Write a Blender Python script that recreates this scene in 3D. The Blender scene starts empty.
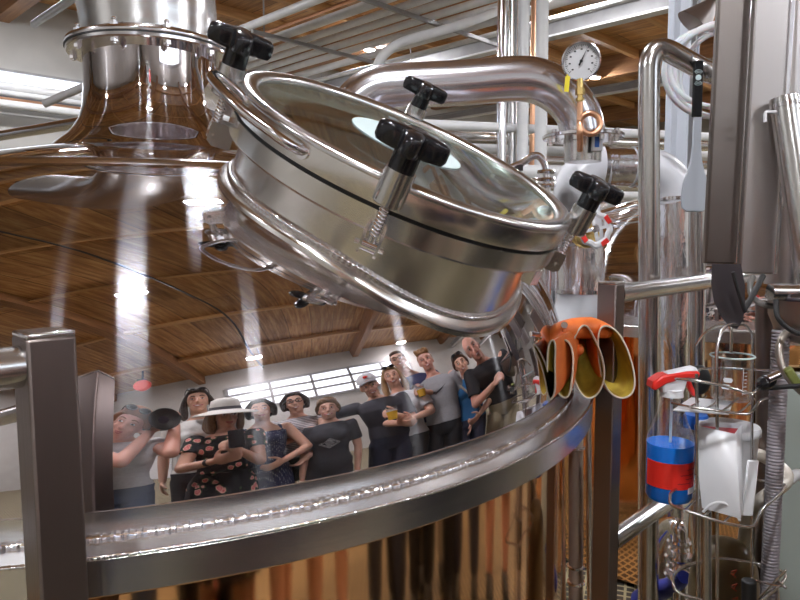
import bpy, bmesh, math, random
import numpy as np
from mathutils import Vector as V, Matrix, noise
from mathutils.bvhtree import BVHTree
random.seed(7)
PI=math.pi
sc=bpy.context.scene
COL=sc.collection
CZ=1.45                       # height of the lens above the floor
PITCH=math.radians(5.187); ROLL=math.radians(-.317); F=671.7
AX=V((-.6309,1.7657,0))       # axis of the kettle
# ------------------------------------------------------------------ camera
cd=bpy.data.cameras.new('camera'); cam=bpy.data.objects.new('camera',cd); COL.objects.link(cam)
cd.sensor_width=36; cd.lens=F/800*36; cd.clip_start=.02; cd.clip_end=200
cam.matrix_world=Matrix.Translation((0,0,CZ))@Matrix.Rotation(PI/2-PITCH,4,'X')@Matrix.Rotation(ROLL,4,'Z')
sc.camera=cam
CM=cam.matrix_world.to_3x3()
def at(x,y,Y):
    """point at forward distance Y seen at photo position x,y"""
    d=CM@V(((x-400)/F,(300-y)/F,-1)); return V((0,0,CZ))+d*(Y/d.y)
def atz(x,y,z):
    d=CM@V(((x-400)/F,(300-y)/F,-1)); return V((0,0,CZ))+d*((z-CZ)/d.z)
EU=V((math.sin(math.radians(44)),math.cos(math.radians(44)),0)); EV=V((-EU.y,EU.x,0))
def UV(u,v,z=0): return EU*u+EV*v+V((0,0,z))
def xy2uv(p): return p.dot(EU),p.dot(EV)
# ------------------------------------------------------------------ materials
def mat(name,col,rough=.5,metal=0.,**k):
    m=bpy.data.materials.new(name); m.use_nodes=True
    b=m.node_tree.nodes['Principled BSDF']
    b.inputs['Base Color'].default_value=(*col,1); b.inputs['Roughness'].default_value=rough; b.inputs['Metallic'].default_value=metal
    for n,v in k.items():
        b.inputs[n.replace('_',' ')].default_value=v
    return m
def N(m,t,**k):
    n=m.node_tree.nodes.new(t)
    for a,v in k.items():
        if a in n.inputs: n.inputs[a].default_value=v
        else: setattr(n,a,v)
    return n
def L(m,a,b): m.node_tree.links.new(a,b)
def B(m): return m.node_tree.nodes['Principled BSDF']
def coord(m,scale=(1,1,1),kind='Object',rot=(0,0,0)):
    t=N(m,'ShaderNodeTexCoord'); mp=N(m,'ShaderNodeMapping'); mp.inputs['Scale'].default_value=scale; mp.inputs['Rotation'].default_value=rot
    L(m,t.outputs[kind],mp.inputs['Vector']); return mp.outputs['Vector']
def ramp(m,fac,stops,interp='LINEAR'):
    r=N(m,'ShaderNodeValToRGB'); r.color_ramp.interpolation=interp
    e=r.color_ramp.elements
    while len(e)<len(stops): e.new(.5)
    for q,(p,c) in zip(e,stops): q.position=p; q.color=(*c,1)
    L(m,fac,r.inputs['Fac']); return r.outputs['Color']
def bump(m,h,strength=.2,dist=.002):
    b=N(m,'ShaderNodeBump'); b.inputs['Strength'].default_value=strength; b.inputs['Distance'].default_value=dist
    L(m,h,b.inputs['Height']); L(m,b.outputs['Normal'],B(m).inputs['Normal'])
def noisy(name,c1,c2,scale,rough=.5,metal=0.,sc3=(1,1,1),bs=0.,detail=4,**k):
    m=mat(name,c1,rough,metal,**k); n=N(m,'ShaderNodeTexNoise',Scale=scale,Detail=detail); L(m,coord(m,sc3),n.inputs['Vector'])
    L(m,ramp(m,n.outputs['Fac'],[(.3,c1),(.7,c2)]),B(m).inputs['Base Color'])
    if bs: bump(m,n.outputs['Fac'],bs)
    return m
def emis(name,col,s):
    m=bpy.data.materials.new(name); m.use_nodes=True; nt=m.node_tree; nt.nodes.remove(nt.nodes['Principled BSDF'])
    e=nt.nodes.new('ShaderNodeEmission'); e.inputs[0].default_value=(*col,1); e.inputs[1].default_value=s
    nt.links.new(e.outputs[0],nt.nodes['Material Output'].inputs[0]); return m
def brushed(name,col,rough,sc3,amount=.25,bs=.05,aniso=0):
    m=mat(name,col,rough,1.); n=N(m,'ShaderNodeTexNoise',Scale=1.,Detail=5,Roughness=.7); L(m,coord(m,sc3),n.inputs['Vector'])
    mr=N(m,'ShaderNodeMapRange'); mr.inputs['To Min'].default_value=rough*(1-amount); mr.inputs['To Max'].default_value=rough*(1+amount)
    L(m,n.outputs['Fac'],mr.inputs['Value']); L(m,mr.outputs['Result'],B(m).inputs['Roughness'])
    bump(m,n.outputs['Fac'],bs,.001)
    if aniso:
        B(m).inputs['Anisotropic'].default_value=aniso
        t=N(m,'ShaderNodeTangent',direction_type='RADIAL',axis='Z'); L(m,t.outputs[0],B(m).inputs['Tangent'])
    return m
MT={}
# polished head: sharp mirror with a little lengthwise haze from the polishing marks
m=mat('polished_steel',(.70,.655,.67),.012,1.); MT['mirror']=m
g=N(m,'ShaderNodeBsdfAnisotropic',distribution='GGX'); g.inputs['Color'].default_value=(.86,.85,.88,1); g.inputs['Roughness'].default_value=.155; g.inputs['Anisotropy'].default_value=.88; g.inputs['Rotation'].default_value=0.
t=N(m,'ShaderNodeTangent',direction_type='RADIAL',axis='Z'); L(m,t.outputs[0],g.inputs['Tangent'])
mx=N(m,'ShaderNodeMixShader'); mx.inputs[0].default_value=.05
L(m,B(m).outputs[0],mx.inputs[1]); L(m,g.outputs[0],mx.inputs[2]); L(m,mx.outputs[0],m.node_tree.nodes['Material Output'].inputs[0])
nz=N(m,'ShaderNodeTexNoise',Scale=9,Detail=2); L(m,coord(m),nz.inputs['Vector']); bump(m,nz.outputs['Fac'],.012,.01)
MT['chrome']=mat('bright_steel',(.86,.85,.88),.13,1.)
MT['duct']=brushed('polished_duct_steel',(.84,.84,.90),.2,(5,160,160),.25,.02)
MT['steel']=brushed('brushed_steel',(.62,.60,.58),.27,(3,3,260),.3,.04)
MT['ring']=brushed('brushed_ring_steel',(.72,.71,.705),.24,(4,4,300),.3,.04,aniso=.5)
MT['man']=brushed('turned_steel',(.80,.775,.74),.22,(30,30,30),.3,.02)
MT['satin']=brushed('satin_steel',(.66,.65,.64),.22,(200,200,4),.25,.03)
MT['panel']=brushed('panel_steel',(.47,.44,.43),.34,(220,220,6),.25,.03)
MT['post']=brushed('post_steel',(.24,.20,.185),.38,(300,300,5),.3,.03)
MT['channeldark']=brushed('dark_panel_steel',(.19,.165,.15),.36,(220,220,6),.25,.03)  # one even tone, darker than the other panel steel
MT['darksteel']=mat('dark_steel',(.10,.09,.10),.42,.8)
MT['weld']=mat('weld_metal',(.85,.84,.86),.16,1.)
m=mat('copper_cladding',(.93,.52,.27),.07,1.); MT['copper']=m
n=N(m,'ShaderNodeTexNoise',Scale=5,Detail=3); L(m,coord(m,(1,1,.25)),n.inputs['Vector']); L(m,ramp(m,n.outputs['Fac'],[(.3,(1.,.55,.27)),(.7,(.92,.54,.29))]),B(m).inputs['Base Color']); bump(m,n.outputs['Fac'],.05,.01)
MT['copperpipe']=mat('copper_pipe',(.80,.45,.28),.3,1.)
MT['brass']=mat('brass',(.80,.58,.22),.25,1.)
MT['black']=mat('black_plastic',(.012,.012,.014),.16)
MT['blackmatte']=mat('black_rubber',(.015,.015,.016),.5)
m=mat('foil_jacket',(.95,.95,.98),.17,1.); MT['foil']=m
n=N(m,'ShaderNodeTexNoise',Scale=16,Detail=4,Distortion=.6); L(m,coord(m,(1,1,.35)),n.inputs['Vector']); bump(m,n.outputs['Fac'],.5,.015)
m=mat('white_pvc_jacket',(.84,.84,.88),.25); MT['pvc']=m
n=N(m,'ShaderNodeTexNoise',Scale=9,Detail=3); L(m,coord(m),n.inputs['Vector']); bump(m,n.outputs['Fac'],.25,.02)
MT['whitepaint']=noisy('white_pipe_paint',(.80,.80,.80),(.70,.70,.72),6,.35)
MT['greypaint']=noisy('grey_steel_paint',(.36,.35,.35),(.28,.27,.27),5,.5)
MT['lightgrey']=noisy('pale_column_paint',(.62,.66,.74),(.55,.58,.66),4,.45)
def thinglass(name,tint,ior):
    m=bpy.data.materials.new(name); m.use_nodes=True; nt=m.node_tree; nt.nodes.remove(nt.nodes['Principled BSDF'])
    tr=N(m,'ShaderNodeBsdfTransparent'); tr.inputs[0].default_value=(*tint,1); gl=N(m,'ShaderNodeBsdfGlossy'); gl.inputs['Roughness'].default_value=.02; gl.inputs['Color'].default_value=(1,1,1,1)
    fr=N(m,'ShaderNodeLayerWeight'); fr.inputs['Blend'].default_value=.5; pw_=N(m,'ShaderNodeMath',operation='POWER'); pw_.inputs[1].default_value=2.6; L(m,fr.outputs['Facing'],pw_.inputs[0]); ml=N(m,'ShaderNodeMath',operation='MULTIPLY_ADD'); ml.inputs[1].default_value=ior-1.; ml.inputs[2].default_value=.06; L(m,pw_.outputs[0],ml.inputs[0]); mx=N(m,'ShaderNodeMixShader'); L(m,ml.outputs[0],mx.inputs[0]); L(m,tr.outputs[0],mx.inputs[1]); L(m,gl.outputs[0],mx.inputs[2]); L(m,mx.outputs[0],nt.nodes['Material Output'].inputs[0]); return m
MT['glass']=thinglass('clear_glass',(.93,.95,.96),1.6)
MT['sight']=thinglass('sight_glass',(.90,.96,.95),1.6)
MT['paleteal']=mat('pale_teal',(.72,.86,.86),.25,0.)
MT['white']=mat('white_plastic',(.82,.82,.84),.3)
MT['hose']=mat('milky_hose',(.80,.82,.86),.2,0.,Subsurface_Weight=.2)
MT['red']=mat('red_plastic',(.80,.03,.02),.3)
MT['bluecap']=mat('blue_plastic',(.03,.16,.62),.35)
MT['yellow']=mat('yellow_tag',(.85,.70,.03),.4)
MT['orange']=noisy('orange_rubber',(.90,.23,.05),(.80,.16,.03),40,.5,bs=.1)
MT['gloveinside']=noisy('yellow_glove_lining',(.62,.46,.06),(.36,.24,.03),25,.65)
MT['cream']=mat('cream_rubber_edge',(.72,.62,.48),.6)
MT['wallpaint']=noisy('warm_grey_wall',(.50,.48,.45),(.45,.43,.405),2.5,.75)
MT['cable']=mat('black_cable',(.02,.02,.02),.5)
MT['lamp']=emis('lamp_diffuser',(.93,.95,1.),520.)
MT['lampbody']=mat('lamp_housing',(.7,.7,.7),.5)
MT['windowglow']=emis('daylight_glazing',(.80,.88,1.),2.0)
# plywood roof deck : boards run along v
m=mat('roof_deck_wood',(.4,.2,.07),.55); MT['deck']=m
co=coord(m,(1,1,1),'Object',(0,0,-math.radians(46)))   # x -> u , y -> v
w=N(m,'ShaderNodeTexNoise',Scale=1.,Detail=6,Roughness=.65); mp=N(m,'ShaderNodeMapping'); mp.inputs['Scale'].default_value=(14,1.1,1); L(m,co,mp.inputs['Vector']); L(m,mp.outputs[0],w.inputs['Vector'])
b1=N(m,'ShaderNodeTexBrick',offset=.5); b1.inputs['Scale'].default_value=1.; b1.inputs['Brick Width'].default_value=2.4; b1.inputs['Row Height'].default_value=.6; b1.inputs['Mortar Size'].default_value=.008
b1.inputs['Color1'].default_value=(.8,.8,.8,1); b1.inputs['Color2'].default_value=(1.25,1.2,1.1,1); b1.inputs['Mortar'].default_value=(.25,.22,.2,1)
mp2=N(m,'ShaderNodeMapping'); mp2.inputs['Rotation'].default_value=(0,0,PI/2); L(m,co,mp2.inputs['Vector']); L(m,mp2.outputs[0],b1.inputs['Vector'])
mm=N(m,'ShaderNodeMix',data_type='RGBA',blend_type='MULTIPLY'); mm.inputs[0].default_value=1.
L(m,ramp(m,w.outputs['Fac'],[(.25,(.17,.07,.025)),(.5,(.39,.19,.065)),(.75,(.66,.40,.16))]),mm.inputs[6]); L(m,b1.outputs['Color'],mm.inputs[7]); L(m,mm.outputs[2],B(m).inputs['Base Color'])
def wood(name,c1,c2,sc3):
    m=mat(name,c1,.55); w=N(m,'ShaderNodeTexNoise',Scale=1.,Detail=5); mp=N(m,'ShaderNodeMapping'); mp.inputs['Scale'].default_value=sc3
    L(m,coord(m,(1,1,1),'Object',(0,0,-math.radians(46))),mp.inputs['Vector']); L(m,mp.outputs[0],w.inputs['Vector'])
    L(m,ramp(m,w.outputs['Fac'],[(.3,c1),(.7,c2)]),B(m).inputs['Base Color']); return m
MT['beam']=wood('glulam_wood',(.20,.085,.03),(.36,.17,.065),(25,1.5,25))
MT['joist']=wood('joist_wood',(.42,.21,.075),(.58,.32,.12),(1.5,25,25))
# moulded grating floor: small diamond cells
m=mat('grating_floor',(.5,.36,.1),.55); MT['grating']=m
co=coord(m,(1,1,1),'Object',(0,0,math.radians(20)))
ck=N(m,'ShaderNodeTexBrick',offset=0.); ck.inputs['Scale'].default_value=1.; ck.inputs['Brick Width'].default_value=.04; ck.inputs['Row Height'].default_value=.04; ck.inputs['Mortar Size'].default_value=.0055; ck.inputs['Mortar Smooth'].default_value=.1
ck.inputs['Color1'].default_value=(.03,.025,.02,1); ck.inputs['Color2'].default_value=(.045,.035,.025,1); ck.inputs['Mortar'].default_value=(.40,.33,.19,1)
L(m,co,ck.inputs['Vector']); L(m,ck.outputs['Color'],B(m).inputs['Base Color'])
MT['floorslab']=noisy('sealed_concrete',(.40,.30,.22),(.30,.22,.16),3,.35)
# ------------------------------------------------------------------ geometry helpers
WL={}
class MB:
    def __init__(s): s.v=[]; s.f=[]
    def add(s,vs,fs):
        o=len(s.v); s.v+= [V(p) for p in vs]; s.f+=[tuple(i+o for i in f) for f in fs]; return s
    def box(s,c,size,rot=None):
        hx,hy,hz=[a/2 for a in size]; R=rot.to_3x3() if rot else Matrix.Identity(3); c=V(c)
        vs=[c+R@V((x*hx,y*hy,z*hz)) for x in(-1,1) for y in(-1,1) for z in(-1,1)]
        return s.add(vs,[(0,1,3,2),(4,6,7,5),(0,4,5,1),(2,3,7,6),(0,2,6,4),(1,5,7,3)])
    def bar(s,p,q,w,h,up=V((0,0,1))):
        p,q=V(p),V(q); d=(q-p); l=d.length; d=d/l; x=d.cross(up)
        if x.length<1e-4: x=V((1,0,0))
        x.normalize(); y=x.cross(d)
        R=Matrix((x,y,d)).transposed()
        return s.box((p+q)/2,(w,h,l),R.to_4x4())
    def tube(s,pts,r,n=12,closed=False,caps=True,sub=1,flat=None):
        pts=[V(p) for p in pts]
        rs=list(r) if hasattr(r,'__len__') else [r]*len(pts)
        if sub>1:
            P=[];Q=[];m=len(pts)
            for i in range(m if closed else m-1):
                p0=pts[(i-1)%m] if (closed or i>0) else pts[0]; p1=pts[i]; p2=pts[(i+1)%m]; p3=pts[(i+2)%m] if (closed or i+2<m) else pts[-1]
                for j in range(sub):
                    t=j/sub; P.append(.5*((2*p1)+(p2-p0)*t+(2*p0-5*p1+4*p2-p3)*t*t+(3*p1-p0-3*p2+p3)*t**3)); Q.append(rs[i]*(1-t)+rs[(i+1)%m]*t)
            if not closed: P.append(pts[-1]); Q.append(rs[-1])
            pts,rs=P,Q
        m=len(pts); T=[]
        for i in range(m):
            a=pts[(i-1)%m] if (closed or i>0) else pts[i]; b=pts[(i+1)%m] if (closed or i<m-1) else pts[i]
            t=(b-a); T.append(t.normalized() if t.length>1e-9 else V((0,0,1)))
        u=T[0].orthogonal().normalized(); vs=[]
        if abs(T[0].z)<.9: u=(V((0,0,1))-T[0]*T[0].z).normalized()
        for i in range(m):
            u=(u-T[i]*u.dot(T[i])); u=u.normalized() if u.length>1e-6 else T[i].orthogonal().normalized()
            w=T[i].cross(u)
            fl=flat or 1
            for k in range(n):
                a=2*PI*k/n; vs.append(pts[i]+(u*math.cos(a)+w*math.sin(a)*fl)*rs[i])
        fs=[]
        for i in range(m if closed else m-1):
            j=(i+1)%m
            for k in range(n): fs.append((i*n+k,i*n+(k+1)%n,j*n+(k+1)%n,j*n+k))
        if caps and not closed:
            fs.append(tuple(range(n))[::-1]); fs.append(tuple((m-1)*n+k for k in range(n)))
        return s.add(vs,fs)
    def cyl(s,p,q,r,r2=None,n=20): return s.tube([p,q],[r,r if r2 is None else r2],n)
    def lathe(s,prof,n=48,c=(0,0,0),axis=(0,0,1),closed=False,arc=None):
        z=V(axis).normalized(); x=z.orthogonal().normalized(); y=z.cross(x); c=V(c); vs=[]
        if abs(z.z)>.999: x,y=V((1,0,0)),V((0,1,0))
        for r,h in prof:
            for k in range(n):
                a=2*PI*k/n; vs.append(c+z*h+(x*math.cos(a)+y*math.sin(a))*r)
        m=len(prof); fs=[]
        for i in range(m if closed else m-1):
            j=(i+1)%m
            for k in range(n): fs.append((i*n+k,i*n+(k+1)%n,j*n+(k+1)%n,j*n+k))
        if not closed:
            if prof[0][0]>1e-5: pass
        return s.add(vs,fs)
    def disc(s,c,axis,r,n=32,h=0.):
        z=V(axis).normalized(); return s.cyl(V(c),V(c)+z*max(h,1e-4),r,None,n)
    def ell(s,c,rad,R=None,nu=16,nv=10):
        c=V(c); R=R or Matrix.Identity(3); vs=[c+R@V((0,0,rad[2]))]
        for i in range(1,nv):
            a=PI*i/nv
            for k in range(nu):
                b=2*PI*k/nu; vs.append(c+R@V((rad[0]*math.sin(a)*math.cos(b),rad[1]*math.sin(a)*math.sin(b),rad[2]*math.cos(a))))
        vs.append(c+R@V((0,0,-rad[2]))); fs=[]
        for k in range(nu): fs.append((0,1+k,1+(k+1)%nu))
        for i in range(nv-2):
            for k in range(nu): fs.append((1+i*nu+k,1+(i+1)*nu+k,1+(i+1)*nu+(k+1)%nu,1+i*nu+(k+1)%nu))
        e=len(vs)-1; o=1+(nv-2)*nu
        for k in range(nu): fs.append((e,o+(k+1)%nu,o+k))
        return s.add(vs,fs)
    def caps(s,pts,rs,n=12,sub=3):
        """tapered limb with round ends"""
        pts=[V(p) for p in pts]; s.tube(pts,rs,n,sub=sub)
        s.ell(pts[0],(rs[0],)*3,nu=n,nv=8); s.ell(pts[-1],(rs[-1],)*3,nu=n,nv=8); return s
    def loft(s,rings,n=28,p=2.3,bend=None):
        vs=[]
        for (x,y,z,rx,ry) in rings:
            for k in range(n):
                a=2*PI*k/n; ca,sa=math.cos(a),math.sin(a)
                q=V((x+rx*math.copysign(abs(ca)**(2/p),ca),y+ry*math.copysign(abs(sa)**(2/p),sa),z))
                vs.append(bend(q) if bend else q)
        fs=[]
        for i in range(len(rings)-1):
            for k in range(n): fs.append((i*n+k,i*n+(k+1)%n,(i+1)*n+(k+1)%n,(i+1)*n+k))
        fs.append(tuple(range(n))[::-1]); fs.append(tuple((len(rings)-1)*n+k for k in range(n)))
        return s.add(vs,fs)
    def prism(s,poly,o,x,y,d):
        """polygon poly (2D) in the plane o,x,y pushed along d"""
        o,x,y,d=V(o),V(x),V(y),V(d); n=len(poly)
        vs=[o+x*a+y*b for a,b in poly]+[o+x*a+y*b+d for a,b in poly]
        return s.add(vs,[tuple(range(n)),tuple(range(n,2*n))[::-1]]+[(i,n+i,n+(i+1)%n,(i+1)%n) for i in range(n)])
    def mesh(s,name,m,off=V((0,0,0)),angle=35,smooth=True):
        me=bpy.data.meshes.new(name); me.from_pydata([tuple(p-off) for p in s.v],[],s.f); me.update()
        bm=bmesh.new(); bm.from_mesh(me); bmesh.ops.recalc_face_normals(bm,faces=bm.faces); bm.to_mesh(me); bm.free()
        if m: me.materials.append(m)
        if smooth:
            me.polygons.foreach_set('use_smooth',[True]*len(me.polygons)); me.set_sharp_from_angle(angle=math.radians(angle))
        return me
    def build(s,name,m,parent=None,loc=None,bevel=0,angle=35,local=False,smooth=True):
        off=V((0,0,0)) if local else (WL[parent.name] if parent else V(loc) if loc is not None else s.base())
        o=bpy.data.objects.new(name,s.mesh(name,m,off,angle,smooth)); COL.objects.link(o)
        if parent: o.parent=parent
        else: o.location=off
        WL[o.name]=off.copy()
        if bevel:
            b=o.modifiers.new('bevel','BEVEL'); b.width=bevel; b.segments=2; b.limit_method='ANGLE'; b.angle_limit=math.radians(50)
        return o
    def base(s):
        xs=[p.x for p in s.v]; ys=[p.y for p in s.v]; zs=[p.z for p in s.v]
        return V(((min(xs)+max(xs))/2,(min(ys)+max(ys))/2,min(zs)))
def tag(o,label,cat,group=None,kind=None):
    o['label']=label; o['category']=cat
    if group:o['group']=group
    if kind:o['kind']=kind
    return o
def thing(name,label,cat,loc,group=None):
    o=bpy.data.objects.new(name,None); COL.objects.link(o); o.location=loc; o.empty_display_size=.1; WL[o.name]=V(loc)
    return tag(o,label,cat,group)
def struct(o): o['kind']='structure'; return o
# ------------------------------------------------------------------ room
U0,U1,V0,V1,ZC=-7.,22.,-6.6,11.7,CZ+3.75
def slab(name,u0,u1,v0,v1,z0,z1,m):
    b=MB(); c=UV((u0+u1)/2,(v0+v1)/2,(z0+z1)/2); b.box(c,(u1-u0,v1-v0,z1-z0),Matrix.Rotation(math.radians(46),4,'Z')); return struct(b.build(name,m,loc=(0,0,0)))
slab('floor',U0,U1,V0,V1,-.12,0,MT['grating'])
slab('ceiling',U0-.2,U1+.2,V0-.2,V1+.2,ZC,ZC+.15,MT['deck'])
slab('wall_front',U0,U1,V0-.2,V0,0,ZC,MT['wallpaint'])
slab('wall_back',U0,U1,V1,V1+.2,0,ZC,MT['wallpaint'])
slab('wall_left',U0-.2,U0,V0,V1,0,ZC,MT['wallpaint'])
slab('wall_right',U1,U1+.2,V0,V1,0,ZC,MT['wallpaint'])
k=0
for v in (-4.6,-2.2,.2,2.6,5.,6.2,7.4,8.6,9.8,11.):           # purlins run along u
    k+=1; slab('trim_%d'%k,U0,U1,v-.05,v+.05,ZC-.16,ZC,MT['joist'])
for u in (-5.2,-1.95,3.4,8.4,13.4,18.4):             # glulam beams run along v
    k+=1; slab('trim_%d'%k,u-.11,u+.11,V0,V1,ZC-.42,ZC-.002,MT['beam'])
# lamps
def lamp(u,v,z,along,l=.42,w=.15,label=''):
    c=UV(u,v,z); t=thing('ceiling_light',label,'ceiling light',c,'strip lights under the wooden roof')
    d=EU if along=='u' else EV; s=EV if along=='u' else EU
    b=MB(); b.bar(c-d*l/2+V((0,0,.03)),c+d*l/2+V((0,0,.03)),w,.05); b.build('housing',MT['lampbody'],t,bevel=.006)
    b=MB(); b.bar(c-d*(l/2-.02),c+d*(l/2-.02),w-.04,.012); b.build('diffuser',MT['lamp'],t)
    for q in (-.4,.4): MB().cyl(c+d*l*q+V((0,0,.05)),V(((c+d*l*q).x,(c+d*l*q).y,ZC)),.004,None,6).build('hanger',MT['greypaint'],t)
LZ=CZ+3.3
lamp(-.5,-.22,LZ,'u',label='long strip light hung straight above the kettle head')
lamp(2.2,3.4,LZ,'u',label='strip light mirrored beside the manway, behind the kettle')
lamp(.05,-4.95,LZ,'u',label='strip light mirrored above the woman in navy polka dots')
lamp(5.2,-5.7,LZ,'u',label='strip light mirrored above the man in the navy shirt')
lamp(-5.0,3.6,LZ,'u',label='strip light near the wall behind the vapour stack')
lamp(7.2,-.6,LZ,'u',label='strip light mirrored in the steel at the far kettle')
lamp(8.0,4.6,LZ,'u',label='strip light hung over the far brewing vessels')
lamp(12.5,1.5,LZ,'u',label='farther strip light past the white conduits')
lamp(13,7,LZ,'u',label='farthest strip light by the grey columns')
lamp(-4.5,-3.2,LZ,'u',label='strip light above the back of the tour group')
lamp(11.5,-4.2,LZ,'u',label='strip light mirrored at the edge of the head, beside the bald man')
lamp(16.5,-2,LZ,'u',label='added strip light low over the far side past the conduits')  # extra lamp, added to lighten the far end of the hall
lamp(17,4.5,LZ,'u',label='added far strip light between the far roof beams')  # also added, brightens the distant roof wood
lamp(8.5,8.8,LZ,'u',label='added strip light near the back wall past the white columns')  # another added lamp, lifts the dim area by the back wall
lamp(3.2,9.2,LZ,'u',label='strip light glimpsed beside the polished duct')
# glazed band high in the front wall (seen in the kettle)
def glazed(name,u0,u1,v,z0,z1,face,nm):
    b=MB(); c=UV((u0+u1)/2,v,(z0+z1)/2); b.box(c,(u1-u0,.02,z1-z0),Matrix.Rotation(math.radians(46),4,'Z')); o=struct(b.build(name,MT['windowglow'])); return o
o=glazed('window_1',-1.2,5.6,V0+.03,CZ+1.7,CZ+2.75,1,5)
b=MB()
R46=Matrix.Rotation(math.radians(46),4,'Z')
for z in (CZ+1.66,CZ+2.05,CZ+2.42,CZ+2.8): b.box(UV(2.2,V0+.07,z),(6.95,.07,.09),R46)
for i in range(6): b.box(UV(-1.2+i*1.36,V0+.075,CZ+2.22),(.09,.06,1.16),R46)
struct(b.build('window_frame',MT['greypaint'],o))
o=glazed('window_2',-6.,5.5,V1-.03,CZ+2.22,CZ+2.58,-1,6)
b=MB()
for z in (CZ+2.2,CZ+2.34,CZ+2.6): b.box(UV(-.25,V1-.07,z),(11.5,.05,.035),R46)
for i in range(16): b.box(UV(-6+i*.75,V1-.07,CZ+2.28),(.035,.04,.14),R46)
struct(b.build('window_frame',MT['greypaint'],o))
# grey floor hose, door etc. behind the group
b=MB(); b.box(UV(-3.6,V0+.06,1.05),(1.,.06,2.1),R46); struct(b.build('door_1',MT['whitepaint']))
# black cable crossing under the roof, and loose cable
b=MB(); b.tube([UV(.12+.05*math.sin(i*1.3),V1-.3-i*.86,CZ+3.22-.05*abs(math.sin(i*1.7))) for i in range(21)],.022,8,sub=3)
tag(b.build('ceiling_cable',MT['cable']),'thin black cable strung under the wooden roof, mirrored as a dark line','cable')
# red object mirrored up left, kind unknown, modelled as a cable reel
c=UV(-3.0,-4.8,CZ+2.95); t=thing('cable_reel','unknown red object shaped as a cable reel, hanging from the roof, mirrored above the photographer','cable reel',c)
b=MB(); b.lathe([(.0,-.09),(.22,-.09),(.24,-.06),(.24,.06),(.22,.09),(0,.09)],28,c,EV); b.build('drum',MT['red'],t)
b=MB(); b.tube([c+V((0,0,.2)),c+V((0,0,.75))],.03,8); b.box(c+V((0,0,.24)),(.2,.24,.05),R46); b.build('bracket',MT['blackmatte'],t)

# ------------------------------------------------------------------ kettle
def head_profile(S,PH,r0,z0,n=600):
    ss=np.linspace(0,S[-1],n); ph=np.interp(ss,S,PH); k=25
    e=np.concatenate([2*ph[0]-ph[1:k+1][::-1],ph,2*ph[-1]-ph[-k-1:-1][::-1]]); ph=np.convolve(e,np.ones(2*k+1)/(2*k+1),'valid')
    p=np.radians(ph); ds=ss[1]-ss[0]
    r=r0-np.concatenate([[0],np.cumsum(np.sin((p[1:]+p[:-1])/2)*ds)]); z=z0+np.concatenate([[0],np.cumsum(np.cos((p[1:]+p[:-1])/2)*ds)])
    return r,z
HR,HZ=head_profile([0,.03,.06,.095,.13,.19,.25,.34,.42,.7,1.0,1.2],[1,4.5,9.5,14,17,23,32,54,62,72,80,88.],1.045,CZ-.316)
def dome_z(r): return float(np.interp(-r,-HR,HZ))
KC=V((AX.x,AX.y,0))
kt=thing('brew_kettle','big brewing kettle with mirror polished steel head, welded steel rim and copper sides','kettle',KC)
b=MB(); b.lathe([(float(r),float(z)) for r,z in zip(HR[::6],HZ[::6])]+[(.2,float(HZ[-1])+.004)],256,KC); b.build('mirror_head',MT['mirror'],kt,angle=180)
b=MB(); zt=CZ-.346
b.lathe([(1.0445,CZ-.314),(1.0475,CZ-.3145),(1.0485,zt),(1.097,zt),(1.1,zt-.003),(1.1,zt-.044),(1.097,zt-.047),(1.035,zt-.047)],256,KC)
b.build('rim_ring',MT['ring'],kt,angle=30)
def weldring(R,z,r,c=KC,pitch=.0075):
    n=int(2*PI*R/pitch)*4; pts=[];rs=[]
    for i in range(n):
        a=2*PI*i/n; ph=(i%4)/4
        pts.append(V((c.x+(R+.0015*math.sin(i*.013))*math.cos(a),c.y+(R+.0015*math.sin(i*.013))*math.sin(a),z))); rs.append(r*(.72+.42*(1-ph))*(1+.12*math.sin(i*.7)))
    return MB().tube(pts,rs,6,closed=True)
weldring(1.0525,zt+.001,.0055).build('weld_bead',MT['weld'],kt,angle=60)
weldring(1.0985,zt-.001,.0028,pitch=.006).build('edge_weld',MT['weld'],kt,angle=60)
b=MB(); b.lathe([(1.04,zt-.04),(1.04,.02)],256,KC); b.build('copper_side',MT['copper'],kt,angle=180)
b=MB(); b.lathe([(1.041,.02),(1.06,.0),(1.06,.06),(1.041,.07)],128,KC,closed=True); b.build('foot_band',MT['steel'],kt)
# seam bead where the crown plate meets the head
b=MB(); rr=.60; b.lathe([(rr+.012,dome_z(rr+.012)-.001),(rr+.006,dome_z(rr)+.005),(rr-.004,dome_z(rr)+.010),(rr-.016,dome_z(rr)+.008),(rr-.024,dome_z(rr-.024)-.002)],200,KC); b.build('crown_seam',MT['chrome'],kt,angle=180)
# neck
z0=float(HZ[-1])
b=MB(); pr=[(.262,CZ+.212),(.250,CZ+.2235),(.235,CZ+.238),(.212,CZ+.256),(.193,CZ+.276),(.178,CZ+.30),(.169,CZ+.33),(.1645,CZ+.37),(.163,CZ+.42),(.163,CZ+.462)]
b.lathe(pr,128,KC); b.build('flared_neck',MT['mirror'],kt,angle=180)
b=MB(); b.lathe([(.163,CZ+.462),(.197,CZ+.462),(.200,CZ+.465),(.200,CZ+.474),(.163,CZ+.474)],128,KC); b.build('neck_flange',MT['chrome'],kt,angle=30)
b=MB()
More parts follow.
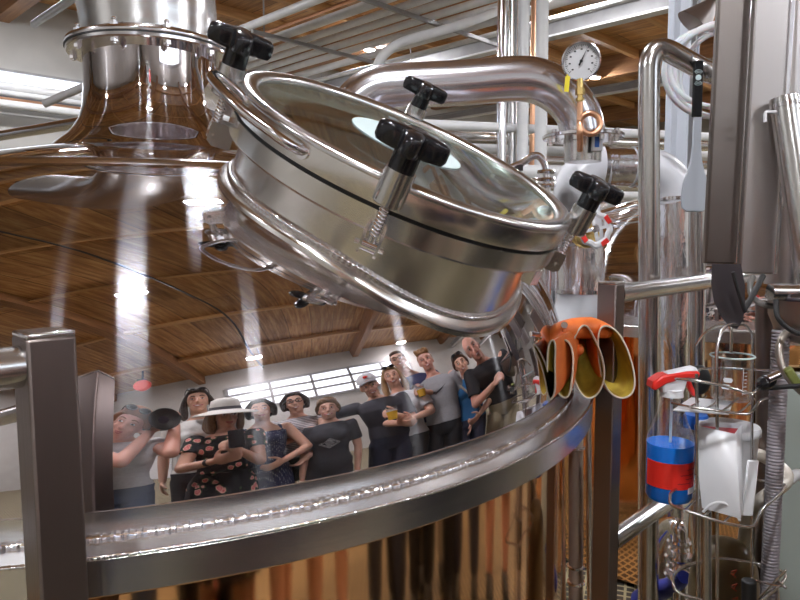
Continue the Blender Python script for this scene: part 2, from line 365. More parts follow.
# vapour stack
zs=CZ+.4745
st=thing('vapour_stack','wide polished steel vapour stack bolted on top of the kettle neck','stack',(KC.x,KC.y,zs))
b=MB(); b.lathe([(.163,zs),(.200,zs),(.2015,zs+.003),(.2015,zs+.010),(.200,zs+.013),(.165,zs+.013)],128,KC); b.build('stack_flange',MT['chrome'],st,angle=30)
b=MB(); b.tube([(KC.x,KC.y,zs+.010),(KC.x,KC.y,zs+.05),(KC.x-.006,KC.y+.004,zs+.12),(KC.x-.03,KC.y+.02,zs+.22),(KC.x-.09,KC.y+.06,zs+.36),(KC.x-.20,KC.y+.12,zs+.52),(KC.x-.40,KC.y+.25,zs+.68),(KC.x-.7,KC.y+.45,zs+.80)],[.161,.163,.168,.176,.182,.182,.182,.182],96,sub=6); b.build('duct',MT['satin'],st,angle=80)
b=MB(); b.lathe([(.164,zs+.011),(.171,zs+.016),(.170,zs+.022),(.162,zs+.028)],96,KC); b.build('collar_weld',MT['weld'],st)
b=MB(); b.lathe([(.19,zs-.002),(.2025,zs-.002),(.2025,zs+.001),(.19,zs+.001)],128,KC,closed=True); b.build('gasket',MT['blackmatte'],st)
for i in range(10):
    a=2*PI*(i+.35)/10; p=V((KC.x+.185*math.cos(a),KC.y+.185*math.sin(a),zs))
    b=MB(); b.cyl(p+V((0,0,-.026)),p+V((0,0,.030)),.0045,None,10); b.cyl(p+V((0,0,.013)),p+V((0,0,.022)),.0095,None,6); b.ell(p+V((0,0,.030)),(.006,.006,.005),nu=10,nv=6); b.cyl(p+V((0,0,-.022)),p+V((0,0,-.0125)),.0095,None,6); b.build('flange_bolt',MT['chrome'],st)
# ------------------------------------------------------------------ manway
K=1.215/1.06; MC=V((.0212*K,1.06*K,.1455*K+CZ)); MN=V((.391,-.304,.869)).normalized(); Ma=MN.cross(V((0,0,1))).normalized(); Mb=MN.cross(Ma)
def mp_(t,R,h): t=math.radians(t); return MC+(Ma*math.cos(t)+Mb*math.sin(t))*(R*K)+MN*(h*K)
def mdir(t): t=math.radians(t); return Ma*math.cos(t)+Mb*math.sin(t)
mw=thing('manway','round brushed steel manway with black seal and glass lid tilted on the kettle head','manway',MC-MN*.16)
# neck of the manway reaches the head surface
def to_dome(t,R,lift=0):
    R=R*K; lift=lift*K; t=math.radians(t); d=Ma*math.cos(t)+Mb*math.sin(t); lo,hi=0.,.6
    for _ in range(40):
        m_=(lo+hi)/2; p=MC+d*R-MN*m_; r=math.hypot(p.x-AX.x,p.y-AX.y)
        if p.z<dome_z(r) and r<1.05: hi=m_
        else: lo=m_
    return MC+d*R-MN*(lo-lift)
sk=lambda p:[(r*K,h*K) for r,h in p]
nT=192; vs=[];hs=[-.036,-.066,-.0665]; Rn=.2465
for t in range(nT):
    a=360*t/nT
    q=[mp_(a,.27,-.040),mp_(a,.2705,-.066),mp_(a,.268,-.0695),mp_(a,Rn+.001,-.0715),mp_(a,Rn,-.075)]
    e=to_dome(a,Rn,-.02); q.append((q[-1]+e)/2); q.append(e); vs+=q
m_=7; fs=[(t*m_+i,((t+1)%nT)*m_+i,((t+1)%nT)*m_+i+1,t*m_+i+1) for t in range(nT) for i in range(m_-1)]
b=MB(); b.add(vs,fs); b.build('manway_neck',MT['man'],mw,angle=30)
vs=[]
for t in range(nT):
    a=360*t/nT
    for R,l in ((Rn-.001,.012),(Rn+.008,.009),(.2605,.008),(.2625,.005),(.2625,-.02)): vs.append(to_dome(a,R,l))
m_=5; b=MB(); b.add(vs,[(t*m_+i,((t+1)%nT)*m_+i,((t+1)%nT)*m_+i+1,t*m_+i+1) for t in range(nT) for i in range(m_-1)]); b.build('weld_collar',MT['man'],mw,angle=40)
n=800; pts=[];rs=[]
for i in range(n): pts.append(to_dome(360*i/n,Rn+.003,.014)); rs.append(.0042*(.75+.45*(1-(i%4)/4)))
MB().tube(pts,rs,6,closed=True).build('weld_bead',MT['weld'],mw,angle=60)
b=MB(); b.lathe(sk([(.25,-.0405),(.2665,-.0405),(.2665,-.0345),(.25,-.0345)]),160,MC,MN,closed=True); b.build('rubber_seal',MT['blackmatte'],mw)
lid=MB(); lid.lathe(sk([(.2,-.0345),(.27,-.0345),(.2705,-.030),(.2705,-.004),(.2685,0.),(.262,.0025),(.254,.003),(.248,.001),(.2455,-.004),(.2455,-.02),(.2,-.02)]),192,MC,MN)
ld=lid.build('lid_ring',MT['man'],mw,angle=40)
b=MB(); b.lathe(sk([(.2705,-.006),(.2712,-.001),(.2660,.0035),(.2560,.0045),(.2475,.002),(.2452,-.003)]),192,MC,MN); b.build('polished_rim',MT['ring'],ld,angle=180)
b=MB(); b.lathe(sk([(0,-.004),(.2452,-.004),(.2452,-.016),(0,-.016)]),128,MC,MN); b.build('sight_glass',MT['sight'],ld,angle=40)
# pale round reflection on the lid glass, put in as a solid disc
b=MB(); pc=MC+mdir(250)*.02+MN*(-.0028); b.lathe(sk([(0,0),(.092,0),(.092,-.0012),(0,-.0012)]),64,pc,MN); b.build('reflection_disc',MT['paleteal'],ld)
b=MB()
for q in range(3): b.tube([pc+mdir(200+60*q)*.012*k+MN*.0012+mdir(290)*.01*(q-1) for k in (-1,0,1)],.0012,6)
b.build('reflection_mark',MT['blackmatte'],ld)
# clamps
def clamp(t,R=.288):
    d=mdir(t); tn=MN.cross(d)
    P=lambda h,o=0,s=0: MC+d*((R+o)*K)+tn*(s*K)+MN*(h*K)
    b=MB(); b.cyl(P(-.022),P(.020),.0192*K,None,28); b.cyl(P(-.024),P(-.022),.0165*K,.0192*K,28)
    o=b.build('clamp',MT['satin'],mw,angle=40)
    b=MB(); b.cyl(P(.020),P(.044),.0165*K,None,24); 
    n=120; pr=[]
    for i in range(n):
        a=2*PI*i/n+.5; r=.0315+.0125*math.cos(4*a); pr.append((r,a))
    rings=[(.62,.040),(.93,.042),(1.,.047),(1.,.058),(.97,.0635),(.86,.0665),(.4,.068)]
    vs=[MC+d*(R*K)+MN*(h*K)+(d*math.cos(a)+tn*math.sin(a))*(r*sc_*K) for sc_,h in rings for r,a in pr]
    fs=[(i*n+k,i*n+(k+1)%n,(i+1)*n+(k+1)%n,(i+1)*n+k) for i in range(len(rings)-1) for k in range(n)]+[tuple(range(n))[::-1],tuple((len(rings)-1)*n+k for k in range(n))]
    b.add(vs,fs); b.build('knob',MT['black'],o,angle=50)
    b=MB(); pts=[];rs=[]
    for i in range(40): h=-.078+.06*i/39; pts.append(P(h)); rs.append(.0066 if (i%3 or i<8) else .0078)
    b.tube(pts,rs,12); b.cyl(P(-.080,0,-.010),P(-.080,0,.010),.009,None,16); b.build('swing_bolt',MT['chrome'],o,angle=50)
    b=MB()
    for s in (-1,1): b.prism([(-.03,-.068),(.007,-.068),(.009,-.082),(.009,-.10),(.0,-.107),(-.03,-.107)],MC+d*(R*K)+tn*(s*.0125-.002),d,MN,tn*.004)
    b.cyl(P(-.080,0,-.019),P(-.080,0,.019),.004,None,10); b.build('bracket',MT['man'],o)
    b=MB()
    b.prism([(-.04,-.002),(.012,-.002),(.016,-.010),(.016,-.022),(-.02,-.022)],MC+d*(R*K)+tn*(-.017),d,MN,tn*.003)
    b.prism([(-.04,-.002),(.012,-.002),(.016,-.010),(.016,-.022),(-.02,-.022)],MC+d*(R*K)+tn*(.014),d,MN,tn*.003); b.build('lid_lug',MT['man'],o)
for t in (36,126,220,329): clamp(t)
# lid handle and hinge
b=MB(); b.tube([mp_(10,.268,-.018),mp_(9,.288,-.014),mp_(5,.303,-.008),mp_(355,.319,.0),mp_(344,.326,.008),mp_(339,.320,.010),mp_(337,.296,.002),mp_(337,.268,-.012)],.0074,14,sub=5); b.cyl(mp_(10,.269,-.018),mp_(10,.273,-.018),.011,None,18); b.cyl(mp_(337,.269,-.012),mp_(337,.273,-.012),.011,None,18)
b.build('lid_handle',MT['chrome'],ld,angle=70)
b=MB(); q=mp_(318,.275,-.03)
for s in (0,1): b.prism([(-.01,-.035),(.05,-.035),(.058,-.02),(.058,.008),(.03,.016),(-.01,.016)],mp_(318,.262,-.03)+MN.cross(mdir(318))*(.02*s-.02),mdir(318),MN,MN.cross(mdir(318))*.005)
b.build('hinge_bracket',MT['chrome'],mw)
b=MB(); tq=MN.cross(mdir(318)); b.cyl(mp_(318,.308,-.035)-tq*.030,mp_(318,.308,-.035)+tq*.016,.009,None,6); b.build('hinge_bolt',MT['satin'],mw)
# safety bracket seen at the lower right of the manway
b=MB(); b.box(mp_(100,.262,-.082),(.03,.02,.03),MN.to_track_quat('Z','Y').to_matrix().to_4x4()); b.build('catch',MT['man'],mw,bevel=.002)
# ------------------------------------------------------------------ railing round the kettle opening
def post_at(x,y,Y,w,label,top_y):
    p=at(x,y,Y); zt_=at(x,top_y,Y).z; c=V((p.x,p.y,0))
    t=thing('railing_post',label,'railing post',c,'posts of the platform railing')
    b=MB(); b.box((c.x,c.y,zt_/2-.002),(w,w,zt_-.004),R46); b.build('post',MT['post'],t,bevel=.003)
    b=MB(); b.box((c.x,c.y,zt_-.002),(w*.98,w*.98,.006),R46); b.build('end_cap',MT['satin'],t,bevel=.002)
    b=MB(); b.box((c.x,c.y,.006),(.12,.12,.012),R46); b.build('base_plate',MT['steel'],t,bevel=.002)
    return c,zt_
pl,zl=post_at(50,450,.655,.0455,'square brushed steel railing post close in front of the kettle rim',331)
prp,zr=post_at(609,380,1.5,.0445,'square steel railing post beside the orange gloves',282)
def rail(p,d,l,z,r,label,nm='railing_bar'):
    a=p+V((0,0,z)); return tag(MB().cyl(a,a+d*l,r,None,28).build(nm,MT['satin']),label,'railing bar','round bars of the platform railing')
rail(pl-EU*.023,-EU,.9,zl-.032,.0205,'round steel handrail ending at the near post')
rail(prp+EU*.025,EU,1.05,zr-.028,.0225,'round steel handrail running back from the post by the gloves')
rail(prp+EU*.025,EU,1.05,at(627,541,1.52).z,.0225,'lower round steel bar slanting up behind the spray bottle')
rail(pl-EU*.023,-EU,.9,zl-.55,.0205,'lower round steel bar on the near post, mirrored in the copper')
# ------------------------------------------------------------------ pipes
def pipe(name,pts,rpx,Y,m,label,cat='pipe',sub=6,n=28,group=None,parent=None):
    P=[at(q[0],q[1],q[2] if len(q)>2 else Y) for q in pts]; P=[V((p.x,p.y,max(p.z,.0))) for p in P]; r=rpx*Y/F
    b=MB().tube(P,r,n,sub=sub)
    if parent: return b.build(name,m,parent,angle=60)
    return tag(b.build(name,m,angle=60),label,cat,group)
def strap(parent,x,y,Y,R,axis,m=None,w=.012):
    c=at(x,y,Y); a=V(axis).normalized(); b=MB(); b.lathe([(R,-w/2),(R+.002,-w/2),(R+.002,w/2),(R,w/2)],40,c,a,closed=True); b.build('strap',m or MT['weld'],parent)
# looped steel pipe
pipe('steel_pipe',[(649,1150),(649,700),(649,400),(649,200),(649,90),(650,62),(656,51),(666,50),(680,57),(700,68),(712,73),(722,74,1.9),(760,73,1.92)],10.2,1.85,MT['satin'],'tall brushed steel pipe with a bend at its top, left of the panel posts')
pipe('steel_pipe',[(697,1150),(697,500),(697,300),(697,215),(699,195),(707,184),(722,181),(780,180)],8,2.0,MT['satin'],'thin steel pipe curving behind the panel posts under the paddle')
# foil insulated pipe
Y=2.3; t=thing('insulated_pipe','foil wrapped insulated pipe running across and down behind the steel pipe','insulated pipe',at(615,168,Y))
R=.068
MB().tube([at(603,166,Y),at(634,167,Y)],R*.93,40).build('foil_section',MT['foil'],t)
MB().tube([at(674,201,Y),at(674,400,Y),V((at(674,400,Y).x,Y,0))],R*.92,40).build('foil_section',MT['foil'],t)
MB().tube([at(581,243,Y),at(581,293,Y)],R*1.15,40).build('foil_section',MT['foil'],t)
MB().tube([at(632,167,Y),at(648,168,Y),at(662,174,Y),at(671,186,Y),at(674,202,Y)],R*1.0,40,sub=6).build('elbow_jacket',MT['pvc'],t,angle=80)
MB().tube([at(605,166,Y),at(590,170,Y),at(579,182,Y),at(576,205,Y),at(580,244,Y)],[R*.98,R*1.02,R*1.1,R*1.15,R*1.18],40,sub=6).build('elbow_jacket',MT['pvc'],t,angle=80)
b=MB(); b.tube([at(581,291,Y),at(580,308,Y),at(574,326,Y),at(566,345,Y),at(560,380,Y),at(560,420,Y)],[R*1.18,R*1.25,R*1.28,R*1.2,R*1.1,R],40,sub=6); b.build('elbow_jacket',MT['pvc'],t,angle=80)
for x,y,k_,ax in ((603,166,1.,(1,0,0)),(634,167,1.,(1,0,0)),(674,199,1.,(0,0,1)),(674,375,.96,(0,0,1)),(580.5,241,1.2,(0,0,1)),(581,291,1.2,(0,0,1))): strap(t,x,y,Y,R*k_,ax,MT['chrome'])
pipe('steel_pipe',[(550,240),(550,330)],7,2.4,MT['chrome'],'short bright steel pipe beside the foil jacket near the manway')
# polished duct over the manway
Y=1.95; t=thing('steam_duct','thick polished steel pipe arching over the manway','duct',at(583,140,Y))
MB().tube([at(345,170,Y),at(346,135,Y),at(354,106,Y),at(374,90,Y),at(402,86,Y),at(460,83,Y),at(515,79,Y),at(540,82,Y),at(562,94,Y),at(577,112,Y),at(583,134,Y)],[.0625]*11,56,sub=8).build('pipe',MT['duct'],t,angle=80)
b=MB(); c=at(583,137,Y); b.lathe([(.05,-.006),(.110,-.006),(.113,-.003),(.113,.004),(.11,.006),(.05,.006)],64,c); b.build('flange',MT['chrome'],t,angle=40)
b=MB(); b.cyl(c,c+V((0,0,-.07)),.052,None,32); b.build('stub',MT['satin'],t)
for i in range(8):
    q=c+V((.093*math.cos(i*PI/4+.3),.093*math.sin(i*PI/4+.3),0)); MB().cyl(q+V((0,0,-.018)),q+V((0,0,.018)),.007,None,6).build('flange_bolt',MT['chrome'],t)
b=MB(); c2=at(597,143,1.88); b.box(c2,(.03,.012,.045)); b.build('tag_plate',MT['white'],t,bevel=.002)
b=MB(); b.box(c2+V((-.002,-.0065,.002)),(.012,.002,.028)); b.build('label',MT['bluecap'],t)
# small valve pipework left of it
c=at(541,165,2.2); t=thing('valve_pipework','small steel valve pipework with clamps behind the glass lid','valve',c)
MB().tube([at(505,170,2.2),at(520,164,2.2),at(533,156,2.2),at(541,158,2.2),at(546,170,2.2),at(547,200,2.2)],.012,16,sub=6).build('pipe',MT['chrome'],t)
for y in (172,180,186): MB().lathe([(0,-.006),(.028,-.006),(.031,0),(.028,.006),(0,.006)],28,at(546.5,y,2.2)).build('clamp_ring',MT['chrome'],t)
MB().box(at(520,168,2.18),(.018,.01,.018)).build('tag_plate',MT['darksteel'],t)
# pressure gauge
Y=1.82; gc=at(581,61,Y); ga=(V((0,0,CZ))-gc); ga=(ga.normalized()+V((.12,0,.0))).normalized(); gu=V((0,0,1)); gx=gu.cross(ga).normalized(); gy=ga.cross(gx)
t=thing('pressure_gauge','round white dial pressure gauge on a coiled copper siphon','gauge',at(580,145,Y))
b=MB(); b.lathe([(0,-.022),(.045,-.022),(.0495,-.016),(.050,.004),(.0505,.008),(.047,.0095),(.0455,.006),(.0455,.0)],56,gc,ga); b.build('case',MT['chrome'],t,angle=45)
b=MB(); b.lathe([(0,.0012),(.0457,.0012)],48,gc,ga); gd=b.build('dial',MT['white'],t)
b=MB()
for i in range(41):
    a=math.radians(225-270*i/40); d=gx*math.cos(a)+gy*math.sin(a); l=.007 if i%4==0 else .004
    b.bar(gc+ga*.0018+d*(.042-l),gc+ga*.0018+d*.042,.0009 if i%4 else .0014,.0004,ga)
for i in range(9):
    a=math.radians(225-270*i/8); d=gx*math.cos(a)+gy*math.sin(a); p=gc+ga*.0018+d*.0295
    b.bar(p-gx*.0025,p+gx*.0025,.0035,.0003,ga)
b.build('dial_marks',MT['blackmatte'],gd)
b=MB(); a=math.radians(66); d=gx*math.cos(a)+gy*math.sin(a); s_=gx*math.sin(a)-gy*math.cos(a)
b.add([gc+ga*.0035+d*.036,gc+ga*.0035-d*.012+s_*.0025,gc+ga*.0035-d*.012-s_*.0025,gc+ga*.0045+d*.036,gc+ga*.0045-d*.012+s_*.0025,gc+ga*.0045-d*.012-s_*.0025],[(0,1,2),(3,5,4),(0,3,4,1),(1,4,5,2),(2,5,3,0)]); b.cyl(gc+ga*.002,gc+ga*.006,.004,None,14); b.build('needle',MT['blackmatte'],t)
b=MB(); b.cyl(at(580,79,Y),at(580,90,Y),.0085,None,16); b.cyl(at(580,88,Y),at(580,95,Y),.0125,None,6); b.cyl(at(580,95,Y),at(580,103,Y),.0075,None,16); b.cyl(at(580,98,Y),at(580,101,Y),.0115,None,6); b.build('brass_fitting',MT['brass'],t)
b=MB(); b.box(at(567,84,Y),(.012,.003,.04),Matrix.Rotation(.08,4,'Y')); b.build('tag',MT['yellow'],t)
pts=[at(580,102,Y),at(580,112,Y),at(579.5,124,Y)]
for i in range(13):
    a=PI+2*PI*i/12*1.02; pts.append(at(590+10.3*math.cos(a),123.5-10.3*math.sin(a)*-1,Y-.002*i))
pts+= [at(580,132,Y-.03),at(580,142,Y-.02),at(580,150,Y)]
MB().tube(pts,.0082,14,sub=4).build('copper_siphon',MT['copperpipe'],t,angle=80)
# handwheel valve
Y=1.9; hc=at(595,229,Y); ha=(V((.25,-1,.12))).normalized(); hx=V((0,0,1)).cross(ha).normalized(); hy=ha.cross(hx)
t=thing('valve_handwheel','red and white valve handwheel in front of the foil wrapped pipe','valve handwheel',hc)
b=MB(); n=96; vs=[];prf=[(0.03450,.0),(0.04140,-0.00460),(0.04945,-0.00345),(0.05405,0),(0.04945,0.00460),(0.04140,0.00575)]
for i in range(n):
    a=2*PI*i/n; k_=1+0.05175*math.cos(8*a)
    for r,h in prf: vs.append(hc+(hx*math.cos(a)+hy*math.sin(a))*r*k_+ha*h)
b.add(vs,[(i*6+j,((i+1)%n)*6+j,((i+1)%n)*6+(j+1)%6,i*6+(j+1)%6) for i in range(n) for j in range(6)]); b.build('rim',MT['white'],t)
for i in range(4):
    a=i*PI/2+.6; d=hx*math.cos(a)+hy*math.sin(a); s_=-hx*math.sin(a)+hy*math.cos(a)
    MB().prism([(0.03910,-0.01150),(0.05290,-0.01265),(0.05290,0.01265),(0.03910,0.01150)],hc+ha*.0045,d,s_,ha*.0022).build('rim_patch',MT['red'],t)
for i in range(4):
    a=i*PI/2+.2; d=hx*math.cos(a)+hy*math.sin(a); MB().bar(hc+d*.008,hc+d*.034,0.00920,0.00460,ha).build('spoke',MT['white'],t)
b=MB(); b.lathe([(0,0.00920),(0.00920,0.00920),(0.01265,0.00460),(0.01265,-0.00690),(0.00690,-0.01150),(0.00690,-0.05750),(.0,-0.05750)],24,hc,ha); b.build('hub',MT['chrome'],t)
b=MB(); b.lathe([(0,-0.02300),(0.03910,-0.02300),(0.04140,-0.02990),(0.03910,-0.04600),(0,-0.04600)],32,hc-hx*.012-hy*.01,ha); b.build('bonnet',MT['brass'],t)
# ------------------------------------------------------------------ coil of milky hose and the paddle
c=at(716,72,2.1); t=thing('hose_coil','coil of milky white hose hanging behind the panel posts','hose',c)
for k_,(rx,rz,dx,dy) in enumerate(((.165,.132,0,0),(.144,.137,.022,.017),(.128,.127,.037,.037),(.156,.122,.015,-.017))):
    pts=[c+V((dx+rx*math.cos(a),dy+.018*math.sin(a*1.5+k_),rz*math.sin(a)+(.01*(k_%2)))) for a in [2*PI*i/28 for i in range(28)]]
    MB().tube(pts,.0088,12,closed=True,sub=2).build('loop',MT['hose'],t)
Y=1.8; t=thing('mash_paddle','pale spatula with black patterned handle hanging under the pipe bend','spatula',at(697,210,Y))
b=MB(); b.box(at(697.5,89,Y),(.0255,.010,.145)); ph_=b.build('handle',MT['black'],t,bevel=.003)
b=MB(); c=at(697.5,78,Y)+V((0,-.0055,0)); b.lathe([(0,0),(.0075,0),(.0075,.001),(0,.001)],24,c,(0,-1,0))
b.build('grip_dot',MT['paleteal'],ph_)
b=MB()
for s in (-1,1):
    for q in range(3):
        r=.0115+q*.0036; pts=[c+V((r*math.cos(a)*.8,-.0006,s*(r*math.sin(a)*1.0+.001))) for a in [math.radians(45+90*i/8) for i in range(9)]]; b.tube(pts,.0006,6)
b.build('grip_pattern',MT['paleteal'],ph_)
pw=lambda px:px*Y/F
b=MB(); o=at(697.5,115,Y); pl_=[]
sh=[(0,4),(28,4.3),(42,5.5),(54,8.5),(66,12.5),(80,14),(90,13),(94,8)]
pl_=[(pw(-w_),-pw(y_)) for y_,w_ in sh]+[(pw(w_),-pw(y_)) for y_,w_ in sh[::-1]]
b.prism(pl_,o+V((0,.003,0)),(1,0,0),(0,0,1),V((0,-.006,0))); b.build('blade',mat('pale_nylon',(.50,.53,.58),.4),t,bevel=.002)
MB().tube([at(697,62,Y)+V((0,0,.0)),at(697,55,Y)+V((0,.01,0)),at(697,52,Y)+V((0,.04,0)),at(697,60,Y)+V((0,.07,0))],.0022,8,sub=4).build('hanging_loop',MT['chrome'],t)
# ------------------------------------------------------------------ panel posts and rack group: depths and sizes scaled up about the camera
def channel(x0,x1,yb,Y,label,turn,dp=.02,lip=True,m=None,tip=.018):
    a=at(x0,yb,Y); b_=at(x1,yb,Y); w_=(b_-a).length; c=(a+b_)/2; c.y+=dp/2; zt_=CZ+1.1; R=Matrix.Rotation(turn,4,'Z')@Matrix.Rotation(tip,4,'Y')
    t=thing('steel_channel',label,'steel channel',V((c.x,c.y,a.z)))
    MB().box((c.x,c.y,(a.z+zt_)/2),(w_,dp,zt_-a.z),R).build('box_section',m or MT['panel'],t,bevel=.0045)
    if lip: MB().box((c.x+w_*.5,c.y-dp*.5-.003,(a.z+zt_)/2),(.010,.009,zt_-a.z),R).build('folded_edge',MT['chrome'],t,bevel=.0015)
    return t
channel(709,741,264,1.62,'darker brushed steel channel hanging above the scoop',math.radians(2),m=MT['channeldark'])
channel(745,779,274,1.59,'lighter brushed steel channel with a small hook, right of the darker one',math.radians(-4))
MB_=MB().tube([at(776,112,1.54),at(768,112,1.54),at(765.5,113,1.54),at(765,117,1.54),at(765,122,1.54)],.0038,8,sub=4)
tag(MB_.build('wall_hook',MT['white']),'tiny white bent hook on the lighter steel channel','hook')
t=thing('tilted_tube','ribbed steel tube leaning across the edge above the horizontal bar','tube',at(800,270,1.56))
p,q=at(784,98,1.56),at(812,290,1.5); MB().cyl(p,q,.0305,None,32).build('tube',MT['satin'],t)
for f_ in (.03,): MB().cyl(p.lerp(q,f_),p.lerp(q,f_+.0225),.032,None,32).build('end_ring',MT['chrome'],t)
# bright vessel behind the channels
c=at(812,60,2.25); t=thing('steel_vessel','bright curved steel vessel with a domed shoulder behind the channels','vessel',V((c.x,c.y,c.z-.18)))
MB().lathe([(0,.495),(.15,.48),(.2025,.45),(.225,.39),(.225,.18),(.2325,.1725),(.2325,.15),(.21,.135),(.105,.03),(.075,-.03),(.075,-.09)],64,V((c.x,c.y,c.z-.18))).build('shell',MT['chrome'],t,angle=40)
c=at(781,240,1.725); t=thing('column_pipe','thick vertical steel pipe with rounded collar behind the channels','pipe',V((c.x,c.y,at(781,284,1.725).z)))
zb_=at(781,284,1.725).z; zt2=at(781,-60,1.725).z; zc_=at(781,200,1.725).z
MB().cyl((c.x,c.y,zb_),(c.x,c.y,zt2),.03525,None,40).build('tube',MT['panel'],t)
MB().lathe([(.036,-.024),(.0405,-.018),(.0405,-.006),(.03675,0),(.0405,.006),(.0405,.018),(.036,.024)],40,(c.x,c.y,zc_)).build('collar',MT['satin'],t)
tag(MB().cyl(at(770,292,1.47),at(900,294,1.47),.01875,None,28).build('steel_bar',MT['satin']),'horizontal steel bar at the edge above the dark bowl','bar')
# dark bowl hanging at the edge
c=at(822,296,1.5); t=thing('steel_bowl','dark hammered steel bowl hanging under the horizontal bar','bowl',c-V((0,0,.135)))
MB().lathe([(.108,0),(.105,-.045),(.09,-.0825),(.06,-.105),(0,-.114),(0,-.1095),(.057,-.1005),(.0855,-.0795),(.09975,-.045),(.1035,0)],48,c,closed=False).build('bowl',mat('dull_steel',(.33,.28,.25),.33,1.),t,angle=80)
MB().tube([c+V((.1095*math.cos(a),.1095*math.sin(a),-.003)) for a in [2*PI*i/40 for i in range(40)]],.0045,8,closed=True).build('rolled_edge',MT['darksteel'],t)
MB().tube([at(776,300,1.425),at(777,315,1.41),at(784,325,1.4025),at(796,333,1.395),at(804,334,1.395)],.00525,8,sub=4).build('wire_hanger',MT['blackmatte'],t)
# scoop hanging below the darker channel
Y=1.395; t=thing('steel_scoop','dark curved steel scoop hanging below the darker channel','scoop',at(728,330,Y))
sh=[(712,264),(741,264),(745,285),(745,310),(742,322),(737,329),(730,327),(722,318),(714,302),(711,285)]
b=MB(); n=len(sh); P=[]
for q in (0,1):
    for x,y in sh: P.append(at(x,y,Y+.03-((x-728)/17)**2*.012+q*.0033))
b.add(P,[tuple(range(n)),tuple(range(n,2*n))[::-1]]+[(i,n+i,n+(i+1)%n,(i+1)%n) for i in range(n)]); b.build('blade',MT['darksteel'],t,angle=30)
MB().tube([at(733,272,Y-.0075),at(738,290,Y-.006),at(745,312,Y)],.0042,8,sub=4).build('stiffener',MT['blackmatte'],t)
MB().tube([at(763,276,1.53),at(757,287,1.5),at(750,300,1.47),at(742,312,1.44)],.0063,10,sub=4).build('cord',MT['cable'],t)
tag(MB().tube([at(753,277,1.56),at(750,286,1.545),at(752,296,1.53),at(760,303,1.5),at(770,306,1.5),at(777,306,1.5)],.00675,10,sub=5).build('looped_cable',mat('grey_cable',(.16,.15,.14),.35)),'dark grey cable looped under the lighter channel','cable')
# grey corrugated conduit at the edge
b=MB(); p=at(781,330,1.5); n=160; zA=p.z; zB=0
pts=[V((p.x,p.y,zA-(zA-zB)*i/(n*3))) for i in range(n*3+1)]; b.tube(pts,[.0192 if i%3 else .0168 for i in range(len(pts))],16); tag(b.build('corrugated_conduit',mat('grey_corrugated_plastic',(.34,.31,.33),.45),angle=80),'grey corrugated conduit standing at the edge beside the wire rack','conduit')
tag(MB().tube([at(790,330,1.455),at(782,338,1.44),at(779,352,1.425),at(783,368,1.41),at(792,382,1.395),at(802,392,1.395)],.00825,12,sub=5).build('bent_hose',mat('dull_metal_hose',(.35,.31,.27),.35,.8)),'bent metal hose curling in front of the corrugated conduit','hose')
tag(MB().bar(at(787,368,1.3875),at(797,384,1.38),.0255,.018).build('green_clip',mat('olive_plastic',(.20,.22,.06),.4),bevel=.0045),'olive green clip on the bent metal hose','clip')
c=at(766,382,1.35); t=thing('camera_clamp','small black clamp fixed to the wire rack beside the beaker','clamp',c-V((0,0,.0225)))
MB().ell(c,(.0225,.018,.015),Matrix.Rotation(-.6,3,'Y')).build('body',MT['black'],t); MB().cyl(c+V((-.006,-.015,.009)),c+V((.018,-.012,.0195)),.009,None,16).build('screw',MT['chrome'],t)
MB().cyl(at(768,388,1.3575),at(812,385,1.3575),.00525,None,10).build('arm',MT['blackmatte'],t)
# ------------------------------------------------------------------ wire rack with two baskets
Y=1.425; rk=thing('wire_rack','tall steel wire rack with two baskets holding the beaker and white carton','wire rack',at(715,700,Y))
def wire(name,pts,r=.00315,Yd=Y,closed=False,sub=5,m='satin'): return MB().tube([at(q[0],q[1],q[2] if len(q)>2 else Yd) for q in pts],r,8,closed=closed,sub=sub).build(name,MT[m],rk,angle=80)
wire('upright',[(717,900,1.38),(717,600,1.38),(717,420,1.38),(716.5,365,1.38),(718,342,1.3875),(724,328,1.4025),(731,324,1.41),(738,325,1.425)],.0036)
wire('upright',[(698,900,1.38),(697.5,600,1.38),(697,420,1.38),(696.5,390,1.38),(696.5,374,1.38)],.0036)
wire('upright',[(752,900,1.5),(752,600,1.5),(752,420,1.5),(752.5,345,1.5),(750,331,1.485),(744,325,1.455),(738,325,1.44)],.00315)
wire('hook',[(696,345,1.47),(703,335,1.455),(714,327,1.44),(726,325,1.425),(731,330,1.4175),(731,352,1.425)],.00345)
wire('basket_ring',[(676,379,1.395),(690,380,1.35),(720,385,1.3275),(748,393,1.32),(755,392,1.32),(763,384,1.365),(770,377,1.455),(782,376,1.53),(783,372,1.545),(760,370,1.59),(725,368,1.62),(702,369,1.62),(698,372,1.59),(694,377,1.53),(688,380,1.455),(680,380,1.41)],.003,closed=True,sub=4)
wire('basket_ring',[(672,403,1.395),(690,407,1.35),(720,411,1.3275),(745,414,1.32),(752,411,1.3275),(760,401,1.38),(768,398,1.455),(776,397,1.5),(780,392,1.545),(781,384,1.56)],.003,sub=4)
for x0,y0,x1,y1 in ((690,407,706,396),(706,409,722,397),(722,411,738,398),(738,413,754,399)): wire('basket_wire',[(x0,y0,1.342),((x0+x1)/2,(y0+y1)/2+1,1.455),(x1,y1,1.575)],.0024)
wire('basket_ring',[(670,497,1.395),(672,505,1.38),(690,512,1.35),(720,522,1.3275),(748,527,1.32),(756,523,1.3275),(762,510,1.365),(775,498,1.425),(784,489,1.5),(783,484,1.53),(760,480,1.575),(720,474,1.59),(700,474,1.56),(680,487,1.455),(672,492,1.41)],.0033,closed=True,sub=4)
for x0,y0,x1,y1 in ((684,511,700,497),(704,516,722,501),(724,522,742,505)): wire('basket_wire',[(x0,y0,1.35),(x1,y1,1.545)],.0024)
